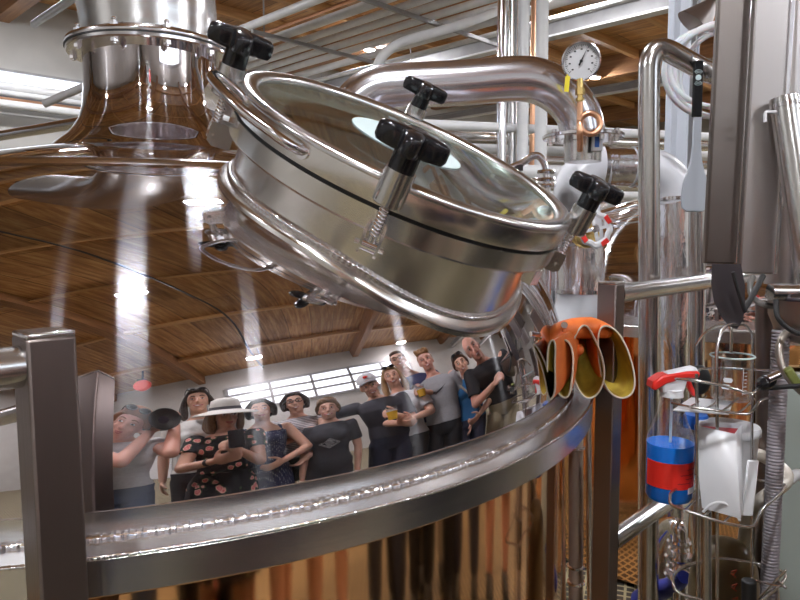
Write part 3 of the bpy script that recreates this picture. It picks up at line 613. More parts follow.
wire('basket_ring',[(676,572,1.395),(673,582,1.365),(678,592,1.35),(700,600,1.335),(740,612,1.32),(780,585,1.47),(783,572,1.53),(755,563,1.575),(715,558,1.59),(690,565,1.5)],.00345,closed=True,sub=4)
wire('basket_wire',[(755,563,1.575),(770,575,1.5),(786,588,1.455)],.003); wire('basket_wire',[(750,579,1.5),(765,583,1.47),(782,586,1.44)],.003); wire('basket_wire',[(758,600,1.5),(772,585,1.47),(786,570,1.455)],.003)
# beaker
Y=1.485; c=at(730.5,399,Y); t=thing('glass_beaker','clear glass beaker with white graduations in the upper wire basket','beaker',c)
hb=at(730,356,Y).z-c.z; rb=19.2*Y/F
b=MB(); b.lathe([(0,0),(rb-.0045,0),(rb,.006),(rb,hb-.006),(rb+.00375,hb),(rb+.0015,hb+.0018),(rb-.0027,hb-.006),(rb-.0027,.006),(0,.0045)],56,c); b.build('glass',MT['glass'],t,angle=60)
b=MB(); 
for i in range(7):
    z=c.z+.021+i*.0078; a0=math.radians(-72)
    P=[V((c.x+(rb+.0006)*math.cos(a),c.y+(rb+.0006)*math.sin(a),z)) for a in [a0+.02*j for j in range(-(6 if i%2 else 10),1)]]; b.tube(P,.00075,5)
b.tube([V((c.x+(rb+.0006)*math.cos(-1.47),c.y+(rb+.0006)*math.sin(-1.47),c.z+.018)),V((c.x+(rb+.0006)*math.cos(-1.47),c.y+(rb+.0006)*math.sin(-1.47),c.z+.075))],.0006,5)
b.build('graduations',MT['white'],t)
b=MB()
for z,a in ((.051,-2.2),(.036,-2.3)):
    b.add([V((c.x+(rb+.00075)*math.cos(a+dx),c.y+(rb+.00075)*math.sin(a+dx),c.z+z+dz)) for dx,dz in ((-.22,0),(-.15,-.006),(.18,-.006),(.24,0),(.18,.0045),(-.15,.0045))],[(0,1,2,3,4,5)])
b.build('printed_mark',MT['white'],t)
MB().lathe([(rb+.0033,hb-.0015),(rb+.0051,hb+.0006),(rb+.0033,hb+.0027),(rb+.0009,hb+.0006)],56,c,closed=True).build('rim',MT['paleteal'],t)
# white tray/paper in the basket
b=MB(); P=[at(673,409,1.35),at(691,397,1.485),at(733,401,1.545),at(729,413,1.35)]; b.add(P+[p+V((0,0,-.0045)) for p in P],[(0,1,2,3),(7,6,5,4),(0,4,5,1),(1,5,6,2),(2,6,7,3),(3,7,4,0)]); tag(b.build('white_tray',MT['white'],bevel=.0015),'flat white tray lying under the glass beaker','tray')
# dark crumpled bag behind
b=MB(); b.ell(at(699,380,1.68),(.03,.018,.039)); o=b.build('black_pouch',MT['blackmatte']); tag(o,'small dark pouch in the upper basket behind the wires','pouch')
# spray bottle
Y=1.485; c=at(668.5,497,Y); rb=23.*Y/F; hpx=lambda y: at(668,y,Y).z-c.z
t=thing('spray_bottle','clear spray bottle of blue liquid with red trigger and red label','spray bottle',c)
pf=[(rb,hpx(441.5)),(rb,hpx(440)),(rb*.93,hpx(432)),(rb*.72,hpx(422)),(rb*.56,hpx(410)),(rb*.50,hpx(400)),(rb*.46,hpx(393))]
MB().lathe(pf,48,c).build('bottle',MT['glass'],t,angle=70)
hl=hpx(442)
MB().lathe([(0,0),(rb*.9,0),(rb,.009),(rb,hl),(0,hl)],48,c).build('blue_liquid',mat('blue_liquid',(.01,.20,.80),.08),t,angle=50)
b=MB(); n=40
def bandq(z0,z1,a0,a1,R,nm,m):
    b=MB(); k_=40; vs=[];
    for i in range(k_+1):
        a=a0+(a1-a0)*i/k_
        for z,r in ((z0,R),(z1,R),(z1,R+.0009),(z0,R+.0009)): vs.append(V((c.x+r*math.cos(a),c.y+r*math.sin(a),c.z+z)))
    fs=[(i*4+j,(i+1)*4+j,(i+1)*4+(j+1)%4,i*4+(j+1)%4) for i in range(k_) for j in range(4)]+[(0,1,2,3),(k_*4+3,k_*4+2,k_*4+1,k_*4)]
    b.add(vs,fs); return b.build(nm,m,t,angle=60)
lb=bandq(hpx(482),hpx(457),PI*1.02,PI*2.05,rb+.00045,'label',MT['red'])
bandq(hpx(487),hpx(481),-1.1,-.45,rb+.0006,'white_sticker',MT['white'])
b=MB()
for q,(z,a0,a1) in enumerate(((463,-1.2,-.65),(468,-1.5,-.75),(472,-1.25,-.9),(476,-1.6,-1.))):
    b.tube([V((c.x+(rb+.0018)*math.cos(a),c.y+(rb+.0018)*math.sin(a),c.z+hpx(z)+.00075*math.sin(a*40))) for a in [a0+(a1-a0)*i/14 for i in range(15)]],.00068,5)
b.build('small_print',mat('dark_red_ink',(.28,.0,.02),.5),t)
MB().cyl(c+V((0,0,hpx(396))),c+V((0,0,hpx(389))),rb*.5,rb*.47,28).build('neck_ring',mat('clear_cap',(.85,.86,.88),.15),t)
S=Y/F; hd=lambda x,y: V((x-668.5,0,-(y-497)))*S
def side(poly,th,nm,m): 
    o=c+V((0,-th/2,0)); b=MB(); b.prism([((x-668.5)*S,hpx(y)) for x,y in poly],o,(1,0,0),(0,0,1),V((0,th,0))); return b.build(nm,m,t,bevel=.0045)
side([(657,392),(655,380),(662,372),(690,366),(693,372),(682,377),(678,392)],.033,'white_head',MT['white'])
side([(645,386),(646,380),(655,374),(680,370),(691,369.5),(693,372),(692,377),(678,377),(660,382),(650,388),(647,389)],.042,'red_shroud',MT['red'])
side([(681,378),(685,377),(689,386),(693,394),(690,397),(684,388)],.018,'trigger',MT['red'])
MB().cyl(c+V((0,0,.018)),c+V((0,0,hpx(392))),.0033,None,8).build('dip_tube',MT['hose'],t)
# white carton with red lining in the lower basket
t=thing('white_carton','folded white carton with red inside standing in the lower basket','carton',at(722,520,1.41))
P=[at(694,425,1.395),at(735,434,1.35),at(741,519,1.335),at(702,508,1.395)]; Q=[at(700,421,1.5),at(742,424,1.5),at(744,500,1.5),at(706,497,1.515)]
b=MB(); b.add(P+Q,[(0,1,2,3),(4,7,6,5),(0,3,7,4),(1,5,6,2),(3,2,6,7)]); o=b.build('box',MT['white'],t,angle=20); sm=o.modifiers.new('thick','SOLIDIFY'); sm.thickness=.00225
b=MB(); cc=(P[0]+P[1]+Q[0]+Q[1])/4; R_=[cc.lerp(q,.93)+V((0,0,-.0105)) for q in (P[0],P[1],Q[1],Q[0])]; b.add(R_+[r-V((0,0,.006)) for r in R_],[(0,1,2,3),(7,6,5,4),(0,4,5,1),(1,5,6,2),(2,6,7,3),(3,7,4,0)]); b.build('red_lining',mat('dark_red_card',(.42,.02,.03),.5),t)
b=MB(); b.tube([at(703,512,1.3725),at(712,504,1.365),at(724,503,1.3575),at(735,512,1.35),at(740,521,1.338)],.003,8,sub=5); b.build('curved_flap',MT['white'],t)
b=MB(); pc_=at(750,488,1.44); b.box(pc_,(.0255,.006,.1275),Matrix.Rotation(.06,4,'Y')); tag(b.build('white_scraper',MT['white'],bevel=.003),'narrow white plastic scraper leaning beside the white carton','scraper')
c=at(727,470,1.575); t=thing('white_tub','round white plastic tub behind the white carton','tub',V((c.x,c.y,at(727,500,1.575).z)))
MB().lathe([(0,0),(.057,0),(.066,.1725),(.069,.177),(.0645,.177),(.0555,.006),(0,.006)],48,V((c.x,c.y,at(727,500,1.575).z))).build('tub',MT['white'],t,angle=60)
MB().lathe([(0,.186),(.0675,.186),(.0705,.18),(.0705,.168),(.0675,.165)],48,V((c.x,c.y,at(727,500,1.575).z))).build('lid',MT['white'],t,angle=50)
c=at(693,500,1.65); t=thing('blue_capped_bottle','clear bottle with a blue screw cap between spray bottle and carton','bottle',c)
hz=lambda y: at(693,y,1.65).z-c.z
MB().lathe([(0,0),(.033,0),(.036,.006),(.036,hz(452)),(.021,hz(438)),(.01875,hz(428))],32,c).build('bottle',MT['glass'],t,angle=60)
MB().lathe([(0,hz(414)),(.027,hz(414)),(.02925,hz(416)),(.02925,hz(427)),(0,hz(427))],32,c).build('cap',MT['bluecap'],t,angle=50)
# hose curling at the right
tag(MB().tube([at(748,452,1.68),at(762,456,1.665),at(776,464,1.65),at(786,474,1.62),at(784,484,1.59),at(772,492,1.56),at(758,503,1.575),at(748,520,1.65),at(744,545,1.74),at(746,570,1.8),at(760,595,1.8),at(775,625,1.8)],.01575,16,sub=6).build('white_hose',mat('cream_hose',(.66,.60,.52),.35)),'cream rubber hose curling out behind the white carton','hose')
tag(MB().tube([at(790,480,1.65),at(798,474,1.65),at(806,480,1.65)],.0135,12,sub=5).build('white_hose',MT['white']),'short white hose end at the edge past the conduit','hose')
tag(MB().tube([at(758,520,1.8),at(768,530,1.8),at(772,560,1.8),at(774,590,1.8),at(780,640,1.8)],.01275,16,sub=6).build('tan_hose',mat('tan_hose',(.50,.42,.33),.45)),'tan hose hanging down beside the corrugated conduit','hose')
# plastic jug
Y=1.68; c=at(719,700,Y); t=thing('brown_jug','translucent brown plastic jug with red lettering under the lower basket','jug',c)
hz=lambda y: at(719,y,Y).z-c.z; R=34*Y/F
MB().lathe([(0,0),(R*.95,0),(R,.015),(R,hz(585)),(R*.93,hz(566)),(R*.80,hz(552)),(R*.55,hz(543)),(R*.2,hz(539)),(0,hz(538.5))],48,c).build('jug_body',mat('brown_translucent_plastic',(.30,.22,.12),.28,0.,Transmission_Weight=.25,IOR=1.3),t,angle=60)
b=MB()
for q in range(5):
    zz=hz(556+q*13); a0=-1.78+.03*q
    for s_ in ((-.075,0,.075,.006),(.075,.006,-.03,-.009),(-.075,-.0045,.06,-.0135)):
        b.tube([V((c.x+(R+.0015)*math.cos(a0+s_[0]),c.y+(R+.0015)*math.sin(a0+s_[0]),c.z+zz+s_[1])),V((c.x+(R+.0015)*math.cos(a0+s_[2]),c.y+(R+.0015)*math.sin(a0+s_[2]),c.z+zz+s_[3]))],.00165,5)
b.build('red_lettering',mat('faded_red_ink',(.62,.12,.05),.5),t)
tag(MB().cyl(at(749,640,1.47),at(749,580,1.47),.01575,None,24).build('black_grip',MT['blackmatte'],bevel=.003),'stubby black rubber grip beside the jug','grip')
tag(MB().tube([at(640,600,2.025),at(655,592,1.95),at(672,586,1.875),at(684,577,1.8)],[.03,.0315,.0255,.018],18,sub=5).build('blue_cloth',mat('blue_nitrile',(.03,.05,.45),.4)),'rolled blue glove lying by the jug at the bottom','glove')
# clamped sanitary fitting
Y=1.85; t=thing('sanitary_fitting','steel elbow with stacked clamp rings left of the jug','pipe fitting',at(672,640,Y))
MB().tube([at(655,545,2.0),at(662,532,1.95),at(671,524,1.9),at(678,528,Y),at(680,545,Y),at(680,640,Y)],.021,28,sub=6).build('elbow',MT['chrome'],t)
for y,rr_ in ((541,.034),(548,.03),(556,.04),(566,.036),(574,.042)): MB().lathe([(0,-.007),(rr_-.004,-.007),(rr_,0),(rr_-.004,.007),(0,.007)],36,at(679,y,Y)).build('clamp_ring',MT['chrome'],t)
tag(MB().tube([at(640,610,2.1),at(668,582,2.0),at(690,556,1.95)],.016,20,sub=4).build('steel_pipe',MT['chrome']),'short polished pipe slanting behind the blue glove','pipe')
pipe('hanging_pipe',[(706,470),(706,760)],5.5,1.5,MT['satin'],'slim steel pipe going down behind the carton')
pipe('brown_post',[(764,300),(764,760)],8,1.7,MT['post'],'brown tinted steel post behind the black clamp','post')
# ------------------------------------------------------------------ orange gloves over the peg
Y=1.2
def glove(cx,cy,rx,ry,rot,label,yy,sh_):
    c=at(cx,cy,yy); S=yy/F; t=thing('rubber_glove',label,'rubber glove',c,'orange rubber gloves hung beside the kettle')
    n=44; prof=[(0,1.0,0,0),(.02,1.0,.0,0),(.05,.97,.004,0),(.09,.85,.012,0),(.125,.62,.018,0),(.15,.42,.018,0)]
    cr,sr=math.cos(rot),math.sin(rot)
    def ring(d,k_,up,off):
        o=[]
        for i in range(n):
            a=2*PI*i/n; x=(rx*k_*S-off)*math.cos(a)*(1-.18*math.sin(a)); z=(ry*k_*S-off)*math.sin(a)
            x+= .0018*math.sin(3*a+cx); 
            o.append(c+V((x*cr+z*sr+d*sh_,d,-x*sr+z*cr+up)))
        return o
    outer=[ring(d,k_,u,0) for d,k_,u,_ in prof]; inner=[ring(d,k_,u,.0022) for d,k_,u,_ in prof]
    def shell(rs,close): 
        b=MB(); vs=[p for r in rs for p in r]; fs=[(i*n+k,i*n+(k+1)%n,(i+1)*n+(k+1)%n,(i+1)*n+k) for i in range(len(rs)-1) for k in range(n)]
        if close: fs.append(tuple((len(rs)-1)*n+k for k in range(n)))
        return b.add(vs,fs)
    b=shell(outer,True)
    # fingers drooping behind
    e=c+V((.15*sh_,.15,.018))
    for q in range(4):
        x=(q-1.5)*rx*S*.24; b.caps([e+V((x,0,0)),e+V((x*1.2,.03,-.012)),e+V((x*1.3,.05,-.05))],[.009,.009,.007],10)
    b.caps([e+V((-rx*S*.4,-.03,.0)),e+V((-rx*S*.7,-.0,-.02)),e+V((-rx*S*.8,.01,-.045))],[.01,.009,.007],10)
    b.build('glove_shell',MT['orange'],t,angle=80)
    shell(inner,True).build('lining',MT['gloveinside'],t,angle=80)
    MB().tube([(p+q)/2 for p,q in zip(outer[0],inner[0])],.0020,8,closed=True).build('cuff_edge',MT['cream'],t)
glove(551,370,5.5,31,.03,'narrow orange glove cuff, first from the kettle',1.27,.6)
glove(565,369,9,30,.02,'orange glove with yellow lining, second from the kettle',1.32,.4)
glove(587,362,16,38,-.12,'orange glove with wide open cuff between its neighbours',1.38,.12)
glove(615,362,17,39,-.30,'orange glove leaning against the railing post',1.40,-.05)
b=MB(); b.caps([at(551,345,1.33),at(557,333,1.36),at(571,329,1.40),at(590,328,1.43),at(606,331,1.44)],[.010,.018,.022,.024,.016],18,sub=5); tag(b.build('folded_glove',MT['orange'],angle=80),'orange glove folded across the top of the others','rubber glove')
tag(MB().cyl(at(563,329,1.33),at(563,329,1.33)+V((-.005,-.03,.012)),.0065,None,16).build('steel_peg',MT['chrome']),'short round steel peg poking out above the gloves','peg')

for zz_ in (at(719,700,1.68).z-.008,):
    b=MB(); b.box((at(722,700,1.6).x,1.62,zz_),(.30,.36,.006)); b.build('added_shelf',MT['satin'],rk,bevel=.002)  # shelf plate added to the rack to support the jug
# upright pipes and tubes just past the kettle's side, below the gloves
pipe('copper_upright',[(558,405),(558,900)],6,1.95,MT['copperpipe'],'coppery upright pipe at the edge of the kettle side','pipe')
t=thing('sight_tube','clear upright sight tube with two clamp rings beside the kettle','sight tube',at(576,760,1.9))
MB().tube([at(576,425,1.9),at(576,760,1.9)],.021,24).build('tube',mat('pale_tube',(.72,.55,.45),.15,.3),t)
for y in (447,566,582): MB().lathe([(.0215,-.005),(.026,-.003),(.026,.003),(.0215,.005)],28,at(576,y,1.9)).build('clamp_ring',MT['chrome'],t)
pipe('steel_pipe',[(588,410),(588,900)],3.2,1.85,MT['chrome'],'very thin bright pipe hugging the post under the gloves')
tag(MB().tube([at(548,556,1.75),at(543,545,1.78),at(546,536,1.8),at(560,530,1.85)],.009,12,sub=6).build('short_hose',MT['hose']),'short pale hose loop low beside the copper side','hose')
# ------------------------------------------------------------------ second kettle behind
K2=at(700,400,3.5); K2=V((K2.x,K2.y,0))
t=thing('far_kettle','second copper sided brewing kettle beyond the railing','kettle',K2)
MB().lathe([(float(r),float(z)) for r,z in zip(HR[::12],HZ[::12])]+[(.0,float(HZ[-1])+.004)],160,K2).build('mirror_head',MT['mirror'],t,angle=180)
MB().lathe([(1.0445,CZ-.314),(1.048,zt),(1.097,zt),(1.1,zt-.003),(1.1,zt-.044),(1.097,zt-.047),(1.035,zt-.047)],160,K2).build('rim_ring',MT['ring'],t,angle=30)
MB().lathe([(1.04,zt-.04),(1.04,.02)],160,K2).build('copper_side',MT['copper'],t,angle=180)
# ------------------------------------------------------------------ columns, conduits, far plant
def pcol(x,w,d,m,nm,label,cat,square=True,y0=None,z1=ZC,z0=0.):
    c=at(x,200,d); r=w*d/F/2; c=V((c.x,c.y,0))
    b=MB()
    if square: b.box((c.x,c.y,(z0+z1)/2),(2*r,2*r,z1-z0),R46 if square==2 else None)
    else: b.cyl((c.x,c.y,z0),(c.x,c.y,z1),r,None,24)
    return tag(b.build(nm,m,bevel=.003 if square else 0),label,cat)
pcol(501,10,7.,MT['chrome'],'vertical_pipe','first bright vertical pipe above the glass lid','pipe',False)
pcol(511.5,9,7.1,MT['satin'],'vertical_pipe','second vertical steel pipe, against the white one','pipe',False)
pcol(522,11,7.,MT['whitepaint'],'white_column','white painted vertical pipe left of the copper line','pipe',False)
pcol(531.5,5.5,7.2,MT['copperpipe'],'copper_line','thin vertical copper pipe between two white ones','pipe',False)
pcol(540,12,7.,MT['whitepaint'],'white_column','white painted vertical pipe right of the copper line','pipe',False)
c=at(683,60,5.); t=thing('steel_column','pale blue grey steel column behind the paddle','column',V((c.x,c.y,0)))
w_=27*5/F
MB().box((c.x,c.y,ZC/2),(w_*.12,w_*.9,ZC),R46).build('web',MT['greypaint'],t)
for s in(-1,1): 
    q=c+EU*(s*w_*.42); MB().box((q.x,q.y,ZC/2),(.012,w_*.8,ZC),R46).build('flange',MT['lightgrey'],t)
q=c-V((.035,.06,0)); MB().box((q.x,q.y,ZC/2),(w_*.62,.02,ZC)).build('cover_plate',MT['lightgrey'],t,bevel=.002)
# steel beams under the roof running along v
def vbeam(px,py,z,h,w,m,label,v0=V0+.02,v1=V1-.02,nm='steel_beam'):
    p=atz(px,py,z); u,_=xy2uv(p); t=thing(nm,label,'steel beam',UV(u,(v0+v1)/2,z))
    MB().box(UV(u,(v0+v1)/2,z+h/2),(w*.25,v1-v0,h),R46).build('web',m,t)
    MB().box(UV(u,(v0+v1)/2,z),(w,v1-v0,.03),R46).build('bottom_flange',MT['whitepaint'],t)
    MB().box(UV(u,(v0+v1)/2,z+h),(w,v1-v0,.03),R46).build('top_flange',m,t); return u
vbeam(600,26,CZ+3.05,.22,.2,MT['greypaint'],'grey steel beam with pale lower edge crossing above the gauge')
vbeam(600,95,CZ+2.7,.14,.12,MT['greypaint'],'second thinner steel beam farther back above the far plant')
# bundle of white conduits
lines=[((255,24),.045,'whitepaint'),((262,34),.018,'copperpipe'),((270,40),.05,'whitepaint'),((280,48),.04,'whitepaint'),((288,53),.04,'whitepaint'),((292,60),.04,'whitepaint'),((298,66),.04,'whitepaint'),((304,74),.045,'whitepaint'),((312,82),.03,'whitepaint')]
names=['outermost thick white conduit of the roof bundle','thin copper line inside the roof bundle','white conduit next to the copper line in the bundle','fourth conduit of the white roof bundle','middle white conduit of the roof bundle','sixth conduit of the white roof bundle','seventh conduit of the white roof bundle','thicker lowest white conduit of the roof bundle','slim last conduit of the roof bundle']
for (p_,r_,m_),nm_ in zip(lines,names):
    p=atz(p_[0],p_[1],CZ+2.95); u,v=xy2uv(p)
    tag(MB().cyl(UV(u,1.2,CZ+2.95),UV(u,V1-.05,CZ+2.95),r_*1.25,None,20).build('roof_conduit',MT[m_]),nm_,'conduit','conduits bundled under the roof')
p=atz(345,55,CZ+2.86); u_,v_=xy2uv(p)
for i,(dv,lb) in enumerate(((-2.,'conduit cross bar nearest the pipe arch'),(0.,'conduit cross bar above the glass lid'),(2.4,'conduit cross bar behind the left knob'),(4.6,'conduit cross bar beside the vapour stack'))):
    t=thing('strut_channel',lb,'strut',UV(u_,v_+dv,CZ+2.86),'cross bars carrying the roof conduits')
    MB().box(UV(u_,v_+dv,CZ+2.86),(3.4,.05,.05),R46).build('channel',MT['greypaint'],t)
    for s in (-1.5,1.5): MB().cyl(UV(u_+s,v_+dv,CZ+2.86),UV(u_+s,v_+dv,ZC),.012,None,8).build('hanger_rod',MT['greypaint'],t)
# single white conduit bending down behind the duct
Yb=8.
tag(MB().tube([at(540,-8,9.3),at(480,18,8.5),at(440,31,8.2),at(415,38,8.),at(395,46,8.),at(380,60,8.),at(375,80,8.),at(374,120,8.),at(374,180,8.)],.055,20,sub=6).build('bent_conduit',MT['whitepaint'],angle=80),'white conduit bending down behind the polished duct','conduit')
# pipes along the left wall
for i,(y,r,mm,lb) in enumerate(((68,.07,'whitepaint','upper thick white pipe along the back wall'),(75,.045,'whitepaint','second white pipe along the back wall'),(82,.022,'copperpipe','thin copper pipe along the back wall'),(88,.06,'whitepaint','lower white pipe along the back wall'))):
    z=at(20,y,9.).z+.05; tag(MB().cyl(UV(U0+.1,V1-.35,z),UV(U1-.1,V1-.35,z),r,None,20).build('wall_pipe',MT[mm]),lb,'pipe','pipes along the back wall')
tag(MB().cyl(at(-30,141,4.2),at(96,120,3.6),.03,None,24).build('steel_pipe',MT['chrome'],loc=at(30,130,4)),'polished pipe slanting towards the flared neck at the edge','pipe')
tag(MB().cyl(at(44,104,6.),at(104,78,6.),.035,None,12).build('diagonal_strut',MT['greypaint']),'grey diagonal strut beside the vapour stack','strut')
tag(MB().cyl(at(34,24,8.5),at(100,-20,6.5),.045,None,12).build('diagonal_strut',MT['greypaint']),'brown grey diagonal brace under the wooden roof near the stack','strut')
# horizontal background pipes behind the duct
spec=[(117,6.5,.05,'whitepaint'),(128,7.,.07,'satin'),(139,7.5,.09,'whitepaint'),(150,6.8,.05,'chrome'),(163,6.2,.07,'whitepaint'),(176,5.6,.06,'satin'),(188,6.,.05,'whitepaint')]
lab=['highest','second','thick third','slim fourth','wide fifth','sixth','lowest']
for (y,d,r,mm),l_ in zip(spec,lab):
    a=at(392,y+6,d); b_=at(730,y-4,d*1.3)
    tag(MB().cyl(a,V((b_.x,b_.y,a.z+(b_.z-a.z)*.3)),r,None,20).build('pipe_run',MT[mm]),l_+' horizontal pipe run behind the pressure gauge','pipe','pipe runs behind the gauge')
# far fermenters
def ferm(x,d,r,h,label):
    c=at(x,200,d); c=V((c.x,c.y,0)); t=thing('fermenter',label,'fermenter',c)
    MB().lathe([(.08,.55),(r,1.0),(r,h-.25),(r*.93,h-.14),(r*.7,h-.05),(.12,h),(0,h)],64,c).build('tank',MT['ring'],t,angle=50)
    for k_ in range(3):
        q=c+V((r*.8*math.cos(k_*2.1),r*.8*math.sin(k_*2.1),0)); MB().cyl(q,q+V((0,0,1.0)),.04,None,14).build('leg',MT['satin'],t)
    MB().lathe([(r+.004,h*.62),(r+.02,h*.62),(r+.02,h*.62+.05),(r+.004,h*.62+.05)],64,c,closed=True).build('band',MT['chrome'],t)
ferm(455,8.5,.55,2.25,'steel fermenter farthest left behind the glass lid')
ferm(565,9.2,.6,2.2,'steel fermenter behind the foil wrapped elbow')
ferm(640,8.2,.55,2.0,'steel fermenter behind the tall bent pipe')
ferm(300,9.0,.6,2.4,'steel fermenter hidden mostly by the kettle neck')
# dark equipment behind pipes
c=at(480,150,11.); tag(MB().box((c.x,c.y,c.z-.35),(1.6,.5,1.1),R46).build('control_cabinet',MT['blackmatte'],bevel=.01),'dark control cabinet behind the pipe runs','cabinet')
c=at(655,165,10.5); tag(MB().box((c.x,c.y,c.z-.2),(.9,.4,.7),R46).build('control_cabinet',MT['darksteel'],bevel=.01),'dark cabinet behind the steel column and paddle','cabinet')
# grey panel right of the rack and copper-coloured duct
c=at(790,480,2.4); tag(MB().box((c.x,c.y,c.z-.35),(.22,.05,1.5)).build('grey_panel',mat('grey_green_paint',(.34,.38,.35),.5),bevel=.004),'grey green panel at the edge behind the conduit','panel')
c=at(702,15,2.9); tag(MB().lathe([(0,.07),(.02,.07),(.03,.05),(.08,-.05),(.078,-.05),(.02,.04),(0,.045)],32,c,(.5,-.1,.6)).build('lamp_shade',MT['panel']),'dull steel cone half hidden behind the darker channel','shade')
# ------------------------------------------------------------------ the tour group (stands round the lens; seen mirrored in the head)
def remesh(mb,name,m,vox,smooth=2,parent=None):
    me=mb.mesh(name,None); o=bpy.data.objects.new('tmp_'+name,me); COL.objects.link(o)
    r=o.modifiers.new('r','REMESH'); r.mode='VOXEL'; r.voxel_size=vox
    if smooth: s_=o.modifiers.new('s','SMOOTH'); s_.factor=.5; s_.iterations=smooth
    dg=bpy.context.evaluated_depsgraph_get(); me2=bpy.data.meshes.new_from_object(o.evaluated_get(dg)); me2.name=name
    bpy.data.objects.remove(o); me2.materials.clear(); me2.materials.append(m)
    me2.polygons.foreach_set('use_smooth',[True]*len(me2.polygons))
    q=bpy.data.objects.new(name,me2); COL.objects.link(q)
    if parent: q.parent=parent
    return q
def skinmat(name,c): return noisy(name,c,tuple(a*.9 for a in c),18,.5,bs=.02,Subsurface_Weight=.08)
SK={'fair':skinmat('fair_skin',(.74,.42,.30)),'tan':skinmat('tanned_skin',(.60,.33,.21)),'pink':skinmat('rosy_skin',(.78,.40,.30))}
def cloth(name,c,r=.85): return noisy(name,c,tuple(a*.85 for a in c),60,r,bs=.05)
def pattern(kind):
    if kind=='stripes':
        m=mat('striped_knit',(.7,.7,.7),.85); w_=N(m,'ShaderNodeTexWave',wave_type='BANDS',bands_direction='Z'); w_.inputs['Scale'].default_value=1.; w_.inputs['Distortion'].default_value=.3
        L(m,coord(m,(16,16,16)),w_.inputs['Vector']); L(m,ramp(m,w_.outputs['Fac'],[(.0,(.10,.10,.14)),(.28,(.62,.60,.60)),(1,(.66,.64,.64))],'CONSTANT'),B(m).inputs['Base Color']); return m
    m=mat(kind+'_dress_cloth',(.02,.02,.03),.8); v_=N(m,'ShaderNodeTexVoronoi')
    if kind=='dots':
        v_.inputs['Scale'].default_value=75; v_.inputs['Randomness'].default_value=.25; L(m,coord(m),v_.inputs['Vector'])
        L(m,ramp(m,v_.outputs['Distance'],[(.0,(.72,.74,.80)),(.20,(.018,.022,.07)),(1,(.018,.022,.07))],'CONSTANT'),B(m).inputs['Base Color'])
    else:
        v_.inputs['Scale'].default_value=15; L(m,coord(m),v_.inputs['Vector']); n_=N(m,'ShaderNodeTexNoise',Scale=45.,Detail=2); L(m,coord(m),n_.inputs['Vector'])
        ad=N(m,'ShaderNodeMath',operation='MULTIPLY_ADD'); ad.inputs[1].default_value=.35; L(m,n_.outputs['Fac'],ad.inputs[0]); L(m,v_.outputs['Distance'],ad.inputs[2])
        L(m,ramp(m,ad.outputs[0],[(.0,(.80,.30,.26)),(.30,(.70,.14,.14)),(.38,(.85,.42,.36)),(.47,(.05,.10,.04)),(.53,(.010,.010,.014)),(1,(.010,.010,.014))],'CONSTANT'),B(m).inputs['Base Color'])
    return m
HAIRM={k:noisy(k+'_hair',c,tuple(a*.55 for a in c),30,.45,sc3=(1,1,.25),bs=.5) for k,c in {'dark':(.035,.020,.014),'brown':(.12,.062,.032),'blonde':(.48,.30,.13),'auburn':(.32,.12,.045),'ginger':(.50,.27,.12),'grey':(.32,.29,.27),'lightbrown':(.24,.14,.07)}.items()}
EYEW=mat('eye_white',(.85,.85,.83),.25); IRIS=mat('iris_dark',(.05,.03,.02),.2); LIPS=mat('lips',(.50,.14,.13),.45); TEETH=mat('teeth',(.88,.86,.80),.3)
LENS=mat('dark_sunglass_lens',(.01,.01,.012),.08)
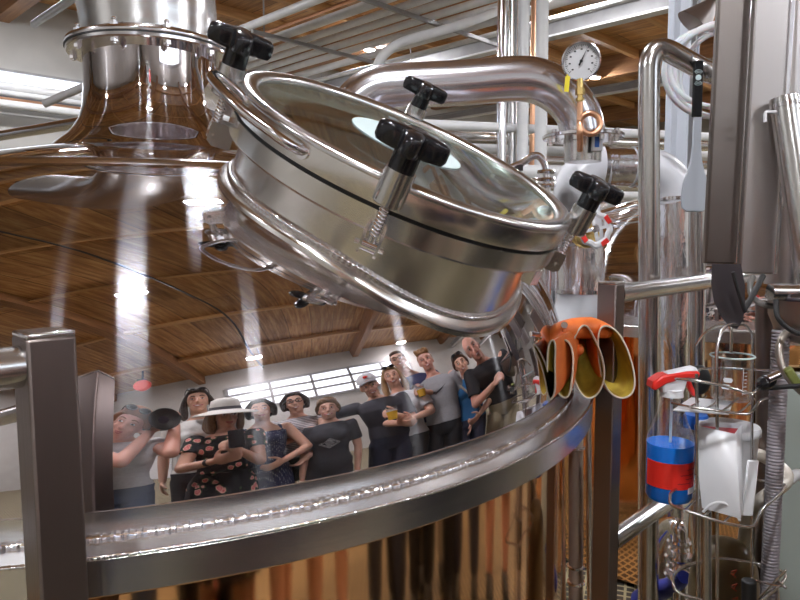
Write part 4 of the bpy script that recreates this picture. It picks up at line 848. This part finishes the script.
def person(P):
    k_=P['k']; fem=P.get('fem',0); w_=P.get('w',1.)
    yaw=P['yaw']; foot=V((P['foot'][0],P['foot'][1],0)); Ri=Matrix.Rotation(-yaw,3,'Z')
    Hl=Ri@(V(P['head'])-foot)                  # head centre in the figure's own frame
    base=V((0,-.015,1.60))*k_; off=Hl-base
    def bend(q):
        t=max(0.,(q.z-.92*k_)/(.68*k_)); t=t**1.25; return V((q.x+off.x*t,q.y+off.y*t,q.z+off.z*t))
    S=lambda x,y,z: bend(V((x*w_,y*w_,z))*k_)
    hw,ww,cw=(.172,.128,.150) if fem else (.160,.150,.172)
    cw*=w_;ww*=w_;hw*=w_
    T=[(0,0,.84,hw*.80,.085*w_),(0,0,.90,hw*.97,.108*w_),(0,0,.97,hw,.115*w_),(0,-.005,1.05,ww*1.06,.102*w_),(0,-.005,1.12,ww,.098*w_),(0,-.008,1.22,cw*.95,.108*w_),(0,-.008,1.31,cw,.112*w_),(0,0,1.37,cw*1.02,.098*w_),(0,.005,1.41,cw*.86,.078*w_),(0,.008,1.44,.088,.06),(0,.004,1.475,.056,.056)]
    def torso(b,inf,z0,z1,wide=0):
        R=[]
        for x,y,z,rx,ry in T:
            if z0-1e-6<=z<=z1+1e-6: R.append((x,y*k_,z*k_,(rx+inf)*k_,(ry+inf)*k_))
        b.loft(R,30,2.35,bend)
        if fem and z1>1.3:
            for s in (-1,1): b.ell(S(s*.068,-.085,1.285),(.060*k_+inf,.050*k_+inf,.056*k_+inf))
    rot=Matrix.Rotation(P.get('turn',0),3,'Z')@Matrix.Rotation(P.get('tilt',0),3,'Y')@Matrix.Rotation(P.get('nod',0),3,'X')
    hk=k_*.98 if k_<1.02 else 1.; hk=max(.93,min(1.02,hk))
    H=lambda x,y,z: Hl+rot@(V((x,y,z))*hk)
    body=MB(); torso(body,0,.84,1.475)
    nb=S(0,.006,1.45); body.caps([nb,(nb+H(0,.015,-.09))/2+V((0,.004,0)),H(0,.012,-.06)],[.055*hk,.052*hk,.055*hk],16)
    # head
    body.ell(H(0,.012,.022),(.074*hk,.092*hk,.096*hk),rot,24,16); body.ell(H(0,-.026,-.045),(.056*hk,.056*hk,.068*hk),rot,20,12); body.ell(H(0,-.058,-.094),(.026*hk,.022*hk,.018*hk),rot)
    for s in (-1,1):
        body.ell(H(s*.034,-.062,-.030),(.022*hk,.016*hk,.018*hk),rot); body.ell(H(s*.073,.012,-.008),(.010*hk,.018*hk,.030*hk),rot)
        body.ell(H(s*.030,-.074,.022),(.024*hk,.012*hk,.010*hk),rot)
    body.caps([H(0,-.083,.010),H(0,-.092,-.012),H(0,-.104,-.030)],[.008,.010,.0125],10); body.ell(H(0,-.092,-.034),(.018*hk,.010,.008),rot)
    body.ell(H(0,-.080,-.058),(.026*hk,.012,.009),rot); body.ell(H(0,-.080,-.071),(.022*hk,.011,.008),rot)
    # legs
    legs=[]
    for s in (-1,1):
        hip=V((s*.088*w_,0,.88))*k_; kn=V((s*.10,-.02,.48))*k_; an=V((s*.105,.02,.085))*k_; legs.append((hip,kn,an))
        body.caps([hip,hip.lerp(kn,.5)+V((s*.006,-.008,0)),kn,kn.lerp(an,.35)+V((0,.014,0)),an],[.088*w_*k_,.075*w_*k_,.055*k_,.054*k_,.036*k_],16)
        body.caps([an+V((0,.03,-.045)),an+V((0,-.07,-.055)),an+V((0,-.13,-.06))],[.032,.034,.026],12)
    # arms
    arms=[]
    for s,A_ in ((1,P['armL']),(-1,P['armR'])):       # +x : the side that shows on the left of the mirror picture
        sh=S(s*(.158 if fem else .178),.004,1.395); hand=V(A_['to']) if isinstance(A_,dict) else V(A_)*k_
        if isinstance(A_,dict) and A_.get('world'): hand=Ri@(V(A_['to'])-foot)
        l1,l2=.285*k_,.255*k_; pole=V(A_['pole']) if isinstance(A_,dict) and 'pole' in A_ else V((s*.5,.4,-1))
        d=hand-sh; D=min(d.length,(l1+l2)*.985); d.normalize(); hand=sh+d*D
        c_=(l1*l1-l2*l2+D*D)/(2*D); h_=math.sqrt(max(1e-6,l1*l1-c_*c_)); pn=(pole-d*pole.dot(d)).normalized(); el=sh+d*c_+pn*h_
        wr=hand; fd=(wr-el).normalized(); arms.append((sh,el,wr,fd,s))
        body.caps([sh,sh.lerp(el,.5),el],[.050*k_*w_,.044*k_*w_,.037*k_*w_],14); body.caps([el,el.lerp(wr,.35),wr],[.037*k_*w_,.036*k_*w_,.0245*k_],14)
        # hand : palm, four unequal bent fingers, thumb from the side
        up=V(A_['palm']) if isinstance(A_,dict) and 'palm' in A_ else V((-s,0,0)); up=(up-fd*up.dot(fd)).normalized(); sd=fd.cross(up)*s
        X=Matrix((sd,up,fd)).transposed(); pc_=wr+fd*.048; cu=A_.get('curl',.5) if isinstance(A_,dict) else .4
        body.ell(pc_,(.042,.018,.052),X,16,10)
        for i,(o_,l) in enumerate(((-.030,.066),(-.010,.076),(.011,.071),(.030,.055))):
            b0=wr+fd*.085+sd*o_; p1=b0+(fd*math.cos(cu*.5)+up*math.sin(cu*.5))*l*.45; p2=p1+(fd*math.cos(cu*1.4)+up*math.sin(cu*1.4))*l*.32; p3=p2+(fd*math.cos(cu*2.2)+up*math.sin(cu*2.2))*l*.25
            body.caps([b0,p1,p2,p3],[.0095,.009,.0085,.0075],8,2)
        tb=wr+fd*.03-sd*.034; body.caps([tb,tb+(fd*.5-sd*.75+up*.35)*.035,tb+(fd*.85-sd*.75+up*.6)*.058],[.0125,.011,.009],8,2)
    o=remesh(body,'person',SK[P.get('skin','fair')],.0075,2); o.location=foot; o.rotation_euler=(0,0,yaw)
    tag(o,P['label'],'person','tour group mirrored in the kettle')
    def add(mb,name,m,vox=.009,sm=2): return remesh(mb,name,m,vox,sm,o)
    def plain(mb,name,m,angle=60,par=None): return mb.build(name,m,par or o,local=True,angle=angle)
    # trousers / shorts / skirt
    kind,lm=P['legs']; b=MB()
    if kind in('trousers','shorts'):
        torso(b,.012,.84,1.05); 
        for hip,kn,an in legs:
            e=an+V((0,0,.02)) if kind=='trousers' else hip.lerp(kn,P.get('hem',.75))
            if kind=='trousers': b.caps([hip,hip.lerp(kn,.5),kn,kn.lerp(an,.5),e],[.102*k_*w_,.09*k_*w_,.072*k_,.066*k_,.056*k_],18)
            else: b.tube([hip,hip.lerp(e,.5),e],[.104*k_*w_,.102*k_*w_,.100*k_*w_],24)
    else:
        b.loft([(0,0,.52*k_,.27*k_*w_,.22*k_*w_),(0,0,.62*k_,.255*k_*w_,.21*k_*w_),(0,0,.8*k_,.215*k_*w_,.165*k_*w_),(0,0,.95*k_,(hw+.022)*k_,.135*k_*w_),(0,0,1.06*k_,(ww+.016)*k_,.112*k_*w_),(0,0,1.14*k_,(ww+.010)*k_,.105*k_*w_)],30,2.1,bend)
    add(b,{'trousers':'trousers','shorts':'shorts','skirt':'skirt'}[kind],lm)
    # top
    tm=P['top']; b=MB(); torso(b,.014,.97 if kind!='skirt' else 1.05,P.get('neckz',1.44))
    sl=P.get('sleeve',.75)
    for sh,el,wr,fd,s in arms:
        if sl>0: b.tube([sh.lerp(el,-.12),sh,sh.lerp(el,sl*.5),sh.lerp(el,sl)],[.052*k_*w_,.066*k_*w_,.061*k_*w_,.060*k_*w_],18)
        elif sl==0: b.caps([S(s*.105,-.05,1.30),S(s*.115,-.03,1.40),S(s*.112,.02,1.42),S(s*.105,.07,1.36)],[.022,.020,.020,.022],10)
    shirt=add(b,P.get('topname','tee_shirt'),tm,.009,3)
    # shoes
    for hip,kn,an in legs:
        b=MB(); b.caps([an+V((0,.035,-.04)),an+V((0,-.05,-.042)),an+V((0,-.135,-.052))],[.042,.043,.032],14); b.box(an+V((0,-.05,-.074)),(.085,.23,.022)); add(b,'shoe',P.get('shoes',MT['blackmatte']),.009,2)
    # face
    for s in (-1,1):
        b=MB(); b.ell(H(s*.0305,-.0800,.004),(.0118*hk,.008*hk,.0056*hk),rot,14,8); e=plain(b,'eye',EYEW)
        b=MB(); b.ell(H(s*.0305,-.0862,.004),(.0062*hk,.0030*hk,.0052*hk),rot,12,8); plain(b,'iris',IRIS,par=e)
        b=MB(); b.tube([H(s*.014,-.0890,.026),H(s*.030,-.0885,.031),H(s*.048,-.076,.024)],[.0035,.004,.002],8,sub=3); plain(b,'eyebrow',HAIRM[P['hair'][1] if P['hair'][1]!='blonde' else 'lightbrown'])
    wide=P.get('smile',.030)
    b=MB(); b.tube([H(-wide,-.080,-.057),H(-wide*.5,-.0895,-.067),H(0,-.0925,-.070),H(wide*.5,-.0895,-.067),H(wide,-.080,-.057),H(wide*.5,-.0905,-.0585),H(0,-.0935,-.060),H(-wide*.5,-.0905,-.0585)],.0034,8,closed=True,sub=3); plain(b,'lips',LIPS)
    if P.get('teeth',1):
        b=MB(); b.tube([H(-wide*.72,-.0835,-.0612),H(0,-.0925,-.065),H(wide*.72,-.0835,-.0612)],[.0035,.0066,.0035],8,sub=4); plain(b,'teeth',TEETH)
    # hair
    hs,hc=P['hair']; b=MB(); hm=HAIRM[hc]
    if hs!='bald':
        hf=.86 if P.get('hat') else 1.06 if fem else 1.; b.ell(H(0,.030,.040),(.083*hk*hf,.088*hk*hf,.086*hk*hf),rot,20,14)
        if not P.get('hat'): b.ell(H(0,-.022,.088),(.066*hk,.058*hk,.030*hk),rot)
        if hs=='long' or hs=='wavy':
            for s in (-1,1):
                for j in range(3): b.caps([H(s*.055,-.02+j*.03,.07),H(s*(.086+.004*j),.0+j*.03,-.01),H(s*(.088+.01*j),.01+j*.03,-.10),H(s*(.080+.008*j),-.005+j*.03,-.19 if hs=='long' else -.15)],[.02,.024,.026,.014],10)
            b.caps([H(0,.10,.03),H(0,.105,-.08),H(0,.095,-.17)],[.06,.06,.045],14)
        if hs=='bob':
            for s in (-1,1):
                for j in range(3): b.caps([H(s*.05,-.035+j*.03,.075),H(s*.088,-.015+j*.03,.02),H(s*.090,-.01+j*.03,-.045)],[.022,.027,.020],10)
            b.ell(H(0,.06,-.02),(.082,.06,.06),rot)
        if hs=='back':
            b.ell(H(0,.115,.03),(.05,.05,.05),rot); b.ell(H(0,.005,.075),(.084*hk,.082*hk,.062*hk),rot)
            for s in (-1,1): b.caps([H(s*.06,-.035,.065),H(s*.082,-.005,.02),H(s*.075,.05,-.02)],[.016,.018,.02],10)
        if hs=='quiff':
            for j in range(9): b.caps([H((j-4)*.014,-.045,.085),H((j-4)*.015+.003,-.062-.006*(j%2),.108+.006*(j%3)),H((j-4)*.014+.012,-.045+.02*(j%2),.120+.007*((j*2)%3))],[.018,.014,.006],8)
    else:
        for s in (-1,1): b.ell(H(s*.066,.035,.0),(.016,.05,.045),rot)
        b.ell(H(0,.09,-.01),(.06,.02,.05),rot)
    add(b,'hair',hm,.006,1)
    if P.get('beard'):
        b=MB(); b.ell(H(0,-.040,-.082),(.050*hk,.046*hk,.038*hk),rot); add(b,'beard',hm,.006,1)
    # eyewear
    def specs(y0,z0,dark,pitch=0.):
        G=lambda x,y,z: H(x,y0+y*math.cos(pitch)-z*math.sin(pitch),z0+y*math.sin(pitch)+z*math.cos(pitch))
        b=MB()
        for s in (-1,1):
            b.tube([G(s*.033+.026*math.cos(a),-.004,.019*math.sin(a)) for a in [2*PI*i/16 for i in range(16)]],.0028,6,closed=True); b.tube([G(s*.058,-.002,.004),G(s*.072,.03,.004),G(s*.080,.09,.0)],.003,6,sub=3)
        b.tube([G(-.008,-.004,.004),G(0,-.007,.007),G(.008,-.004,.004)],.0025,6)
        f=plain(b,'sunglasses' if dark else 'glasses',MT['blackmatte'])
        for s in (-1,1):
            if dark: b=MB(); b.ell(G(s*.033,-.003,0),(.025,.003,.018),rot@Matrix.Rotation(pitch,3,'X')); plain(b,'lens',LENS,par=f)
    if P.get('specs'): specs(-.098,.005,False)
    if P.get('shades'): specs(-.075,.098,True,-.5)
    # hats
    if P.get('hat')=='sun':
        b=MB(); G=Matrix.Rotation(.12,3,'X'); ax=rot@V((0,.0,1)); c_=H(0,.012,.052)
        b.lathe([(.0,.095),(.05,.092),(.078,.075),(.086,.04),(.090,.0),(.12,-.012),(.17,-.026),(.185,-.036),(.184,-.040),(.165,-.031),(.118,-.017),(.087,-.006),(.083,.04),(.074,.071),(.0,.09)],48,c_,ax); f=plain(b,'sun_hat',mat('pale_straw',(.78,.76,.70),.7))
        b=MB(); b.lathe([(.0915,.0),(.0890,.022),(.0900,.022),(.0925,.0)],48,c_,ax,closed=True); plain(b,'hat_band',mat('grey_ribbon',(.13,.13,.15),.6),par=f)
    if P.get('hat')=='cap':
        ax=rot@V((0,0,1)); c_=H(0,.016,.045); b=MB(); b.lathe([(.0,.092),(.035,.088),(.065,.070),(.084,.035),(.089,.0),(.086,.0),(.08,.035),(.06,.066),(0,.086)],40,c_,ax); f=plain(b,'baseball_cap',mat('pale_grey_cap',(.66,.66,.68),.7))
        b=MB(); vs=[]; 
        for i in range(13):
            a=PI+PI*i/12
            for r,z in ((.084,.0),(.155,-.012)):
                x=math.cos(a)*.078*(1. if r<.1 else .98); y=math.sin(a)*(r if r>.1 else .085); vs.append(c_+rot@V((x,y,z-.10*(x*x)/.01*.3+.006)))
        fs=[(2*i,2*i+1,2*i+3,2*i+2) for i in range(12)]; b.add(vs,fs); g=plain(b,'visor',mat('grey_visor',(.30,.30,.33),.7),par=f); sm=g.modifiers.new('s','SOLIDIFY'); sm.thickness=.004
        b=MB(); q=c_+rot@V((0,-.082,.048)); b.ell(q,(.022,.006,.013),rot@Matrix.Rotation(-.5,3,'X'),12,8); b.ell(q+rot@V((.012,-.003,.006)),(.008,.005,.006),rot,8,6); plain(b,'red_emblem',MT['red'],par=f)
    # prints on the chest
    if P.get('print'):
        bm=bmesh.new(); bm.from_mesh(shirt.data); bv=BVHTree.FromBMesh(bm); bm.free()
        def onchest(pts):
            out=[]
            for x,z in pts:
                p0=S(x/k_/w_,0,z); h_,nn,_,_=bv.ray_cast(V((p0.x,-1.2,p0.z)),V((0,1,0)),2.); out.append((h_+V((0,-.004,0))) if h_ else V((p0.x,p0.y-.15,p0.z)))
            return out
        b=MB()
        if P['print']=='tick':
            up_=[(.085,1.325),(.06,1.295),(.02,1.285),(-.03,1.305),(-.085,1.335)]; lo_=[(.085,1.325),(.07,1.275),(.03,1.262),(-.03,1.292),(-.085,1.335)]
            a_=onchest(up_); c_=onchest(lo_); b.add(a_+c_,[(i,i+1,i+6,i+5) for i in range(4)]); plain(b,'chest_print',MT['blackmatte'])
        else:
            def ln(p): b.tube(onchest(p),.0028,6,closed=True)
            cx,cz=.01,1.20
            ln([(cx-.07,cz),(cx,cz+.055),(cx+.07,cz),(cx,cz-.055)]); ln([(cx-.055,cz),(cx,cz+.043),(cx+.055,cz),(cx,cz-.043)])
            for j in range(5): b.tube(onchest([(cx-.032+.008*abs(j-2),cz+(j-2)*.014),(cx+.032-.008*abs(j-2),cz+(j-2)*.014+.006)]),.0026,6)
            plain(b,'chest_print',mat('pale_print',(.55,.55,.55),.7))
    if P.get('watch'):
        sh,el,wr,fd,s=arms[P['watch']-1]; b=MB(); b.tube([wr.lerp(el,.12),wr.lerp(el,.20)],.031*k_,16); plain(b,'wristband',MT['blackmatte'])
    if P.get('strap'):
        b=MB(); b.tube([S(.10,-.02,1.43),S(.07,-.125,1.36),S(.0,-.145,1.25),S(-.09,-.13,1.10),S(-.15,-.05,1.0)],.012,8,sub=4); plain(b,'bag_strap',mat('tan_webbing',(.45,.36,.27),.7))
    o['_arms']=0; del o['_arms']
    M_=Matrix.Translation(foot)@Matrix.Rotation(yaw,4,'Z')
    return o,[(M_@a[0],M_@a[1],M_@a[2],(M_.to_3x3()@a[3])) for a in arms],M_
def yawto(dx,dy): return math.atan2(dx,-dy)      # figure faces -Y in its own frame
def Z(h): return h+CZ
navy=cloth('navy_cotton',(.035,.045,.13)); 
PP=[  # head positions baked from image pixels, traced off the kettle at chosen distances
 dict(label='photographer with auburn hair and pale tee raising a black camera to her eye',fem=1,k=1.0,head=(-.125,-.125,Z(.0)),foot=(-.13,-.38),yaw=yawto(-.05,.94),tilt=-.55,turn=.25,nod=.12,
   armL=dict(to=(-.045,-.10,Z(-.075)),world=1,pole=(.9,-.2,-.8),palm=(0,0,1),curl=.9),armR=dict(to=(.075,-.085,Z(-.03)),world=1,pole=(.35,-.5,-1),palm=(.8,0,.3),curl=.9),
   legs=('trousers',cloth('denim',(.06,.09,.17))),top=cloth('pale_grey_tee',(.62,.62,.63)),sleeve=.45,hair=('back','auburn'),shades=1,skin='pink',smile=.018,teeth=0),
 dict(label='smiling person with long dark hair and white lace blouse behind the sun hat',fem=1,k=1.03,head=(.36,-.40,Z(.265)),foot=(.37,-.43),yaw=yawto(-.43,.84),armL=(.24,-.02,.80),armR=(-.24,-.02,.80),
   legs=('trousers',cloth('black_trousers',(.03,.03,.035))),top=cloth('white_lace',(.75,.74,.70)),topname='blouse',hair=('wavy','dark'),shades=1),
 dict(label='person in a pale sun hat and black floral dress looking at a phone',fem=1,k=.95,w=1.06,head=(.385,-.13,Z(.045)),foot=(.40,-.24),yaw=yawto(-.53,.82),turn=-.25,nod=.22,armL=dict(to=(.02,-.33,1.12),pole=(1,.3,-1),palm=(-1,0,.3),curl=.8),armR=dict(to=(-.10,-.33,1.17),pole=(-.3,.2,-1),palm=(1,0,.3),curl=1.),
   legs=('skirt',pattern('floral')),top=None,topname='dress_bodice',sleeve=.5,neckz=1.41,hair=('wavy','lightbrown'),hat='sun',smile=.02,teeth=0,watch=1),
 dict(label='person in a sleeveless navy polka dot dress with dark hair tied back',fem=1,k=.97,head=(.67,-.17,Z(.085)),foot=(.70,-.24),yaw=yawto(-.63,.74),tilt=.05,armL=(.25,-.05,.80),armR=dict(to=(-.12,-.26,1.02),pole=(-1,.3,-.6),palm=(1,0,0),curl=.6),
   legs=('skirt',pattern('dots')),top=None,topname='dress_bodice',sleeve=0,neckz=1.37,hair=('bob','dark'),watch=1,smile=.02,teeth=0),
 dict(label='person with short dark hair, glasses and a striped top, hand on the chest',fem=1,k=1.0,w=1.08,head=(.98,-.145,Z(.15)),foot=(1.05,-.22),yaw=yawto(-.72,.65),armL=dict(to=(.02,-.20,1.20),pole=(1,.0,-.8),palm=(0,.4,-1),curl=.25),armR=dict(to=(-.05,-.24,.98),pole=(-1,.3,-.5),palm=(0,0,1),curl=.5),
   legs=('shorts',cloth('olive_shorts',(.05,.055,.04))),top=pattern('stripes'),hair=('bob','dark'),specs=1,hem=.45,smile=.022),
 dict(label='teenager with tied back fair brown hair and dark printed tee in the middle',fem=1,k=.92,w=.95,head=(1.00,.125,Z(-.01)),foot=(1.02,.09),yaw=yawto(-.82,.56),tilt=-.05,armL=(.21,-.08,.80),armR=(-.21,-.08,.80),
   legs=('shorts',cloth('dark_shorts',(.04,.04,.05))),top=cloth('charcoal_tee',(.045,.045,.055)),hair=('back','lightbrown'),print='badge',sleeve=.7),
 dict(label='person in a pale cap with red emblem leaning over and hugging the teenager',k=1.05,head=(1.27,.37,Z(.145)),foot=(1.42,.42),yaw=yawto(-.89,.39),tilt=.12,nod=.25,armL=dict(to=(.985,.09,1.20),world=1,pole=(.6,-.4,-.4),palm=(0,1,0),curl=.4),armR=dict(to=(1.10,.585,1.225),world=1,pole=(-.5,.2,-1),palm=(1,0,.2),curl=1.3),
   legs=('trousers',cloth('blue_black_denim',(.03,.035,.06))),top=cloth('dark_grey_shirt',(.05,.05,.065)),hair=('short','brown'),hat='cap',watch=1),
 dict(label='person with long blonde hair, light grey tee and sunglasses on the head',fem=1,k=1.0,w=1.05,head=(1.47,.52,Z(.20)),foot=(1.52,.55),yaw=yawto(-.93,.27),armL=dict(to=(.06,-.36,1.14),pole=(.8,.3,-1),palm=(-1,0,.4),curl=1.),armR=dict(to=(1.22,.66,1.16),world=1,pole=(-1,.3,-.8),palm=(1,0,.4),curl=1.),
   legs=('trousers',cloth('black_leggings',(.02,.02,.024))),top=cloth('light_grey_tee',(.55,.54,.56)),hair=('long','blonde'),shades=1),
 dict(label='tall person in a navy tee and glasses at the back holding a small beer',k=1.08,head=(1.66,.60,Z(.40)),foot=(1.82,.80),yaw=yawto(-.92,.20),armL=(.26,0,.82),armR=dict(to=(1.49,.775,1.385),world=1,pole=(-1,.3,-1),palm=(1,0,.2),curl=1.3),
   legs=('trousers',cloth('stone_chinos',(.55,.50,.42))),top=navy,hair=('short','brown'),specs=1),
 dict(label='grinning person with ginger quiff and grey tee with a black curved mark',k=1.04,head=(1.62,.86,Z(.26)),foot=(1.66,.88),yaw=yawto(-.96,.08),armL=(.27,-.05,.80),armR=(-.28,-.04,.80),
   legs=('trousers',cloth('black_trousers',(.02,.02,.024))),top=cloth('mid_grey_tee',(.36,.36,.38)),hair=('quiff','ginger'),print='tick',beard=0,skin='pink'),
 dict(label='person in a bright blue shirt with a tan bag strap and sunglasses on head',fem=1,k=.98,head=(1.69,1.19,Z(.10)),foot=(1.74,1.18),yaw=yawto(-.98,-.09),tilt=.1,armL=(.24,-.05,.80),armR=dict(to=(-.08,-.28,1.0),pole=(-1,.3,-.8),palm=(1,0,0),curl=.9),
   legs=('trousers',cloth('dark_blue_trousers',(.025,.03,.06))),top=cloth('bright_blue_shirt',(.02,.14,.34)),topname='shirt',hair=('back','brown'),shades=1,strap=1),
 dict(label='balding person in a black tee and khaki shorts leaning in at the end',k=1.06,w=1.08,head=(1.40,1.33,Z(.12)),foot=(1.66,1.58),yaw=yawto(-.96,-.20),tilt=.30,nod=.1,armL=dict(to=(.12,-.40,1.22),pole=(.8,.3,-1),palm=(-1,0,0),curl=1.2),armR=dict(to=(-.25,-.30,1.10),pole=(-1,.3,-1),palm=(1,0,0),curl=1.1),
   legs=('shorts',cloth('khaki_shorts',(.36,.30,.19))),top=cloth('black_tee',(.018,.018,.022)),hair=('bald','grey'),skin='pink',hem=1.0),
]
ARM=[]
for P in PP:
    if P['top'] is None: P['top']=P['legs'][1]
    ARM.append(person(P))
# the camera in the photographer's hands: the lens ring sits just behind the viewpoint
t=thing('camera','black single lens camera with a wide lens hood held up to the kettle','camera',V((0,-.06,CZ)))
MB().lathe([(.030,-.052),(.040,-.050),(.041,-.030),(.066,-.018),(.072,-.004),(.068,-.004),(.058,-.014),(.036,-.020),(.030,-.024),(0,-.026)],48,V((0,0,CZ)),(0,1,0)).build('lens_hood',MT['blackmatte'],t,angle=50)
MB().lathe([(0,-.024),(.020,-.0235),(.034,-.026)],40,V((0,0,CZ)),(0,1,0)).build('front_glass',mat('coated_lens',(.02,.015,.03),.03),t)
MB().lathe([(0,-.05),(.038,-.05),(.038,-.085),(.036,-.11),(0,-.11)],40,V((0,0,CZ)),(0,1,0)).build('lens_barrel',MT['black'],t,angle=50)
b=MB(); b.box((-.005,-.14,CZ-.002),(.135,.055,.092)); b.box((-.055,-.135,CZ-.004),(.035,.075,.088)); b.box((0,-.14,CZ+.052),(.055,.05,.026)); b.build('camera_body',MT['blackmatte'],t,bevel=.006)
# phone, glasses of beer
def beer(p,lab):
    t=thing('beer_glass',lab,'glass',p,'small tasting glasses of beer')
    MB().lathe([(.0370,.072),(.040,.112),(.0385,.112),(.0355,.074)],32,p).build('glass',MT['glass'],t,angle=50)
    MB().lathe([(0,.001),(.0300,.001),(.0365,.072),(0,.072)],32,p).build('beer',mat('golden_beer',(.90,.52,.05),.1),t,angle=50)
    MB().lathe([(0,.0725),(.0365,.0725),(.037,.082),(0,.083)],32,p).build('foam',MT['white'],t,angle=50)
def hand_end(i,a,f=.09): q=ARM[i][1][a]; return q[2]+q[3]*f
q=hand_end(6,1,.075); beer(q+V((-.015,.012,-.055)),'golden beer held low by the person in the pale cap')
q=hand_end(8,1,.075); beer(q+V((-.015,.012,-.055)),'golden beer held by the tall person in navy')
q=hand_end(2,1); f=ARM[2][1][1][3]; c=q+V((-.01,.055,.045)); b=MB(); b.box(c,(.068,.009,.135),Matrix.Rotation(PP[2]['yaw'],4,'Z')@Matrix.Rotation(-.5,4,'X')); t=tag(b.build('phone',MT['black'],bevel=.003),'black phone held by the person in the sun hat','phone')
# ------------------------------------------------------------------ render look
w=bpy.data.worlds.new('world'); sc.world=w; w.use_nodes=True
w.node_tree.nodes['Background'].inputs[0].default_value=(.8,.88,1,1); w.node_tree.nodes['Background'].inputs[1].default_value=.5
vs=sc.view_settings; vs.view_transform='Standard'; vs.look='None'; vs.gamma=1; vs.use_curve_mapping=False; vs.exposure=1.0
sc.cycles.max_bounces=10; sc.cycles.glossy_bounces=7; sc.cycles.transmission_bounces=8; sc.cycles.diffuse_bounces=3; sc.cycles.sample_clamp_indirect=6
sc.cycles.caustics_reflective=False; sc.cycles.caustics_refractive=False
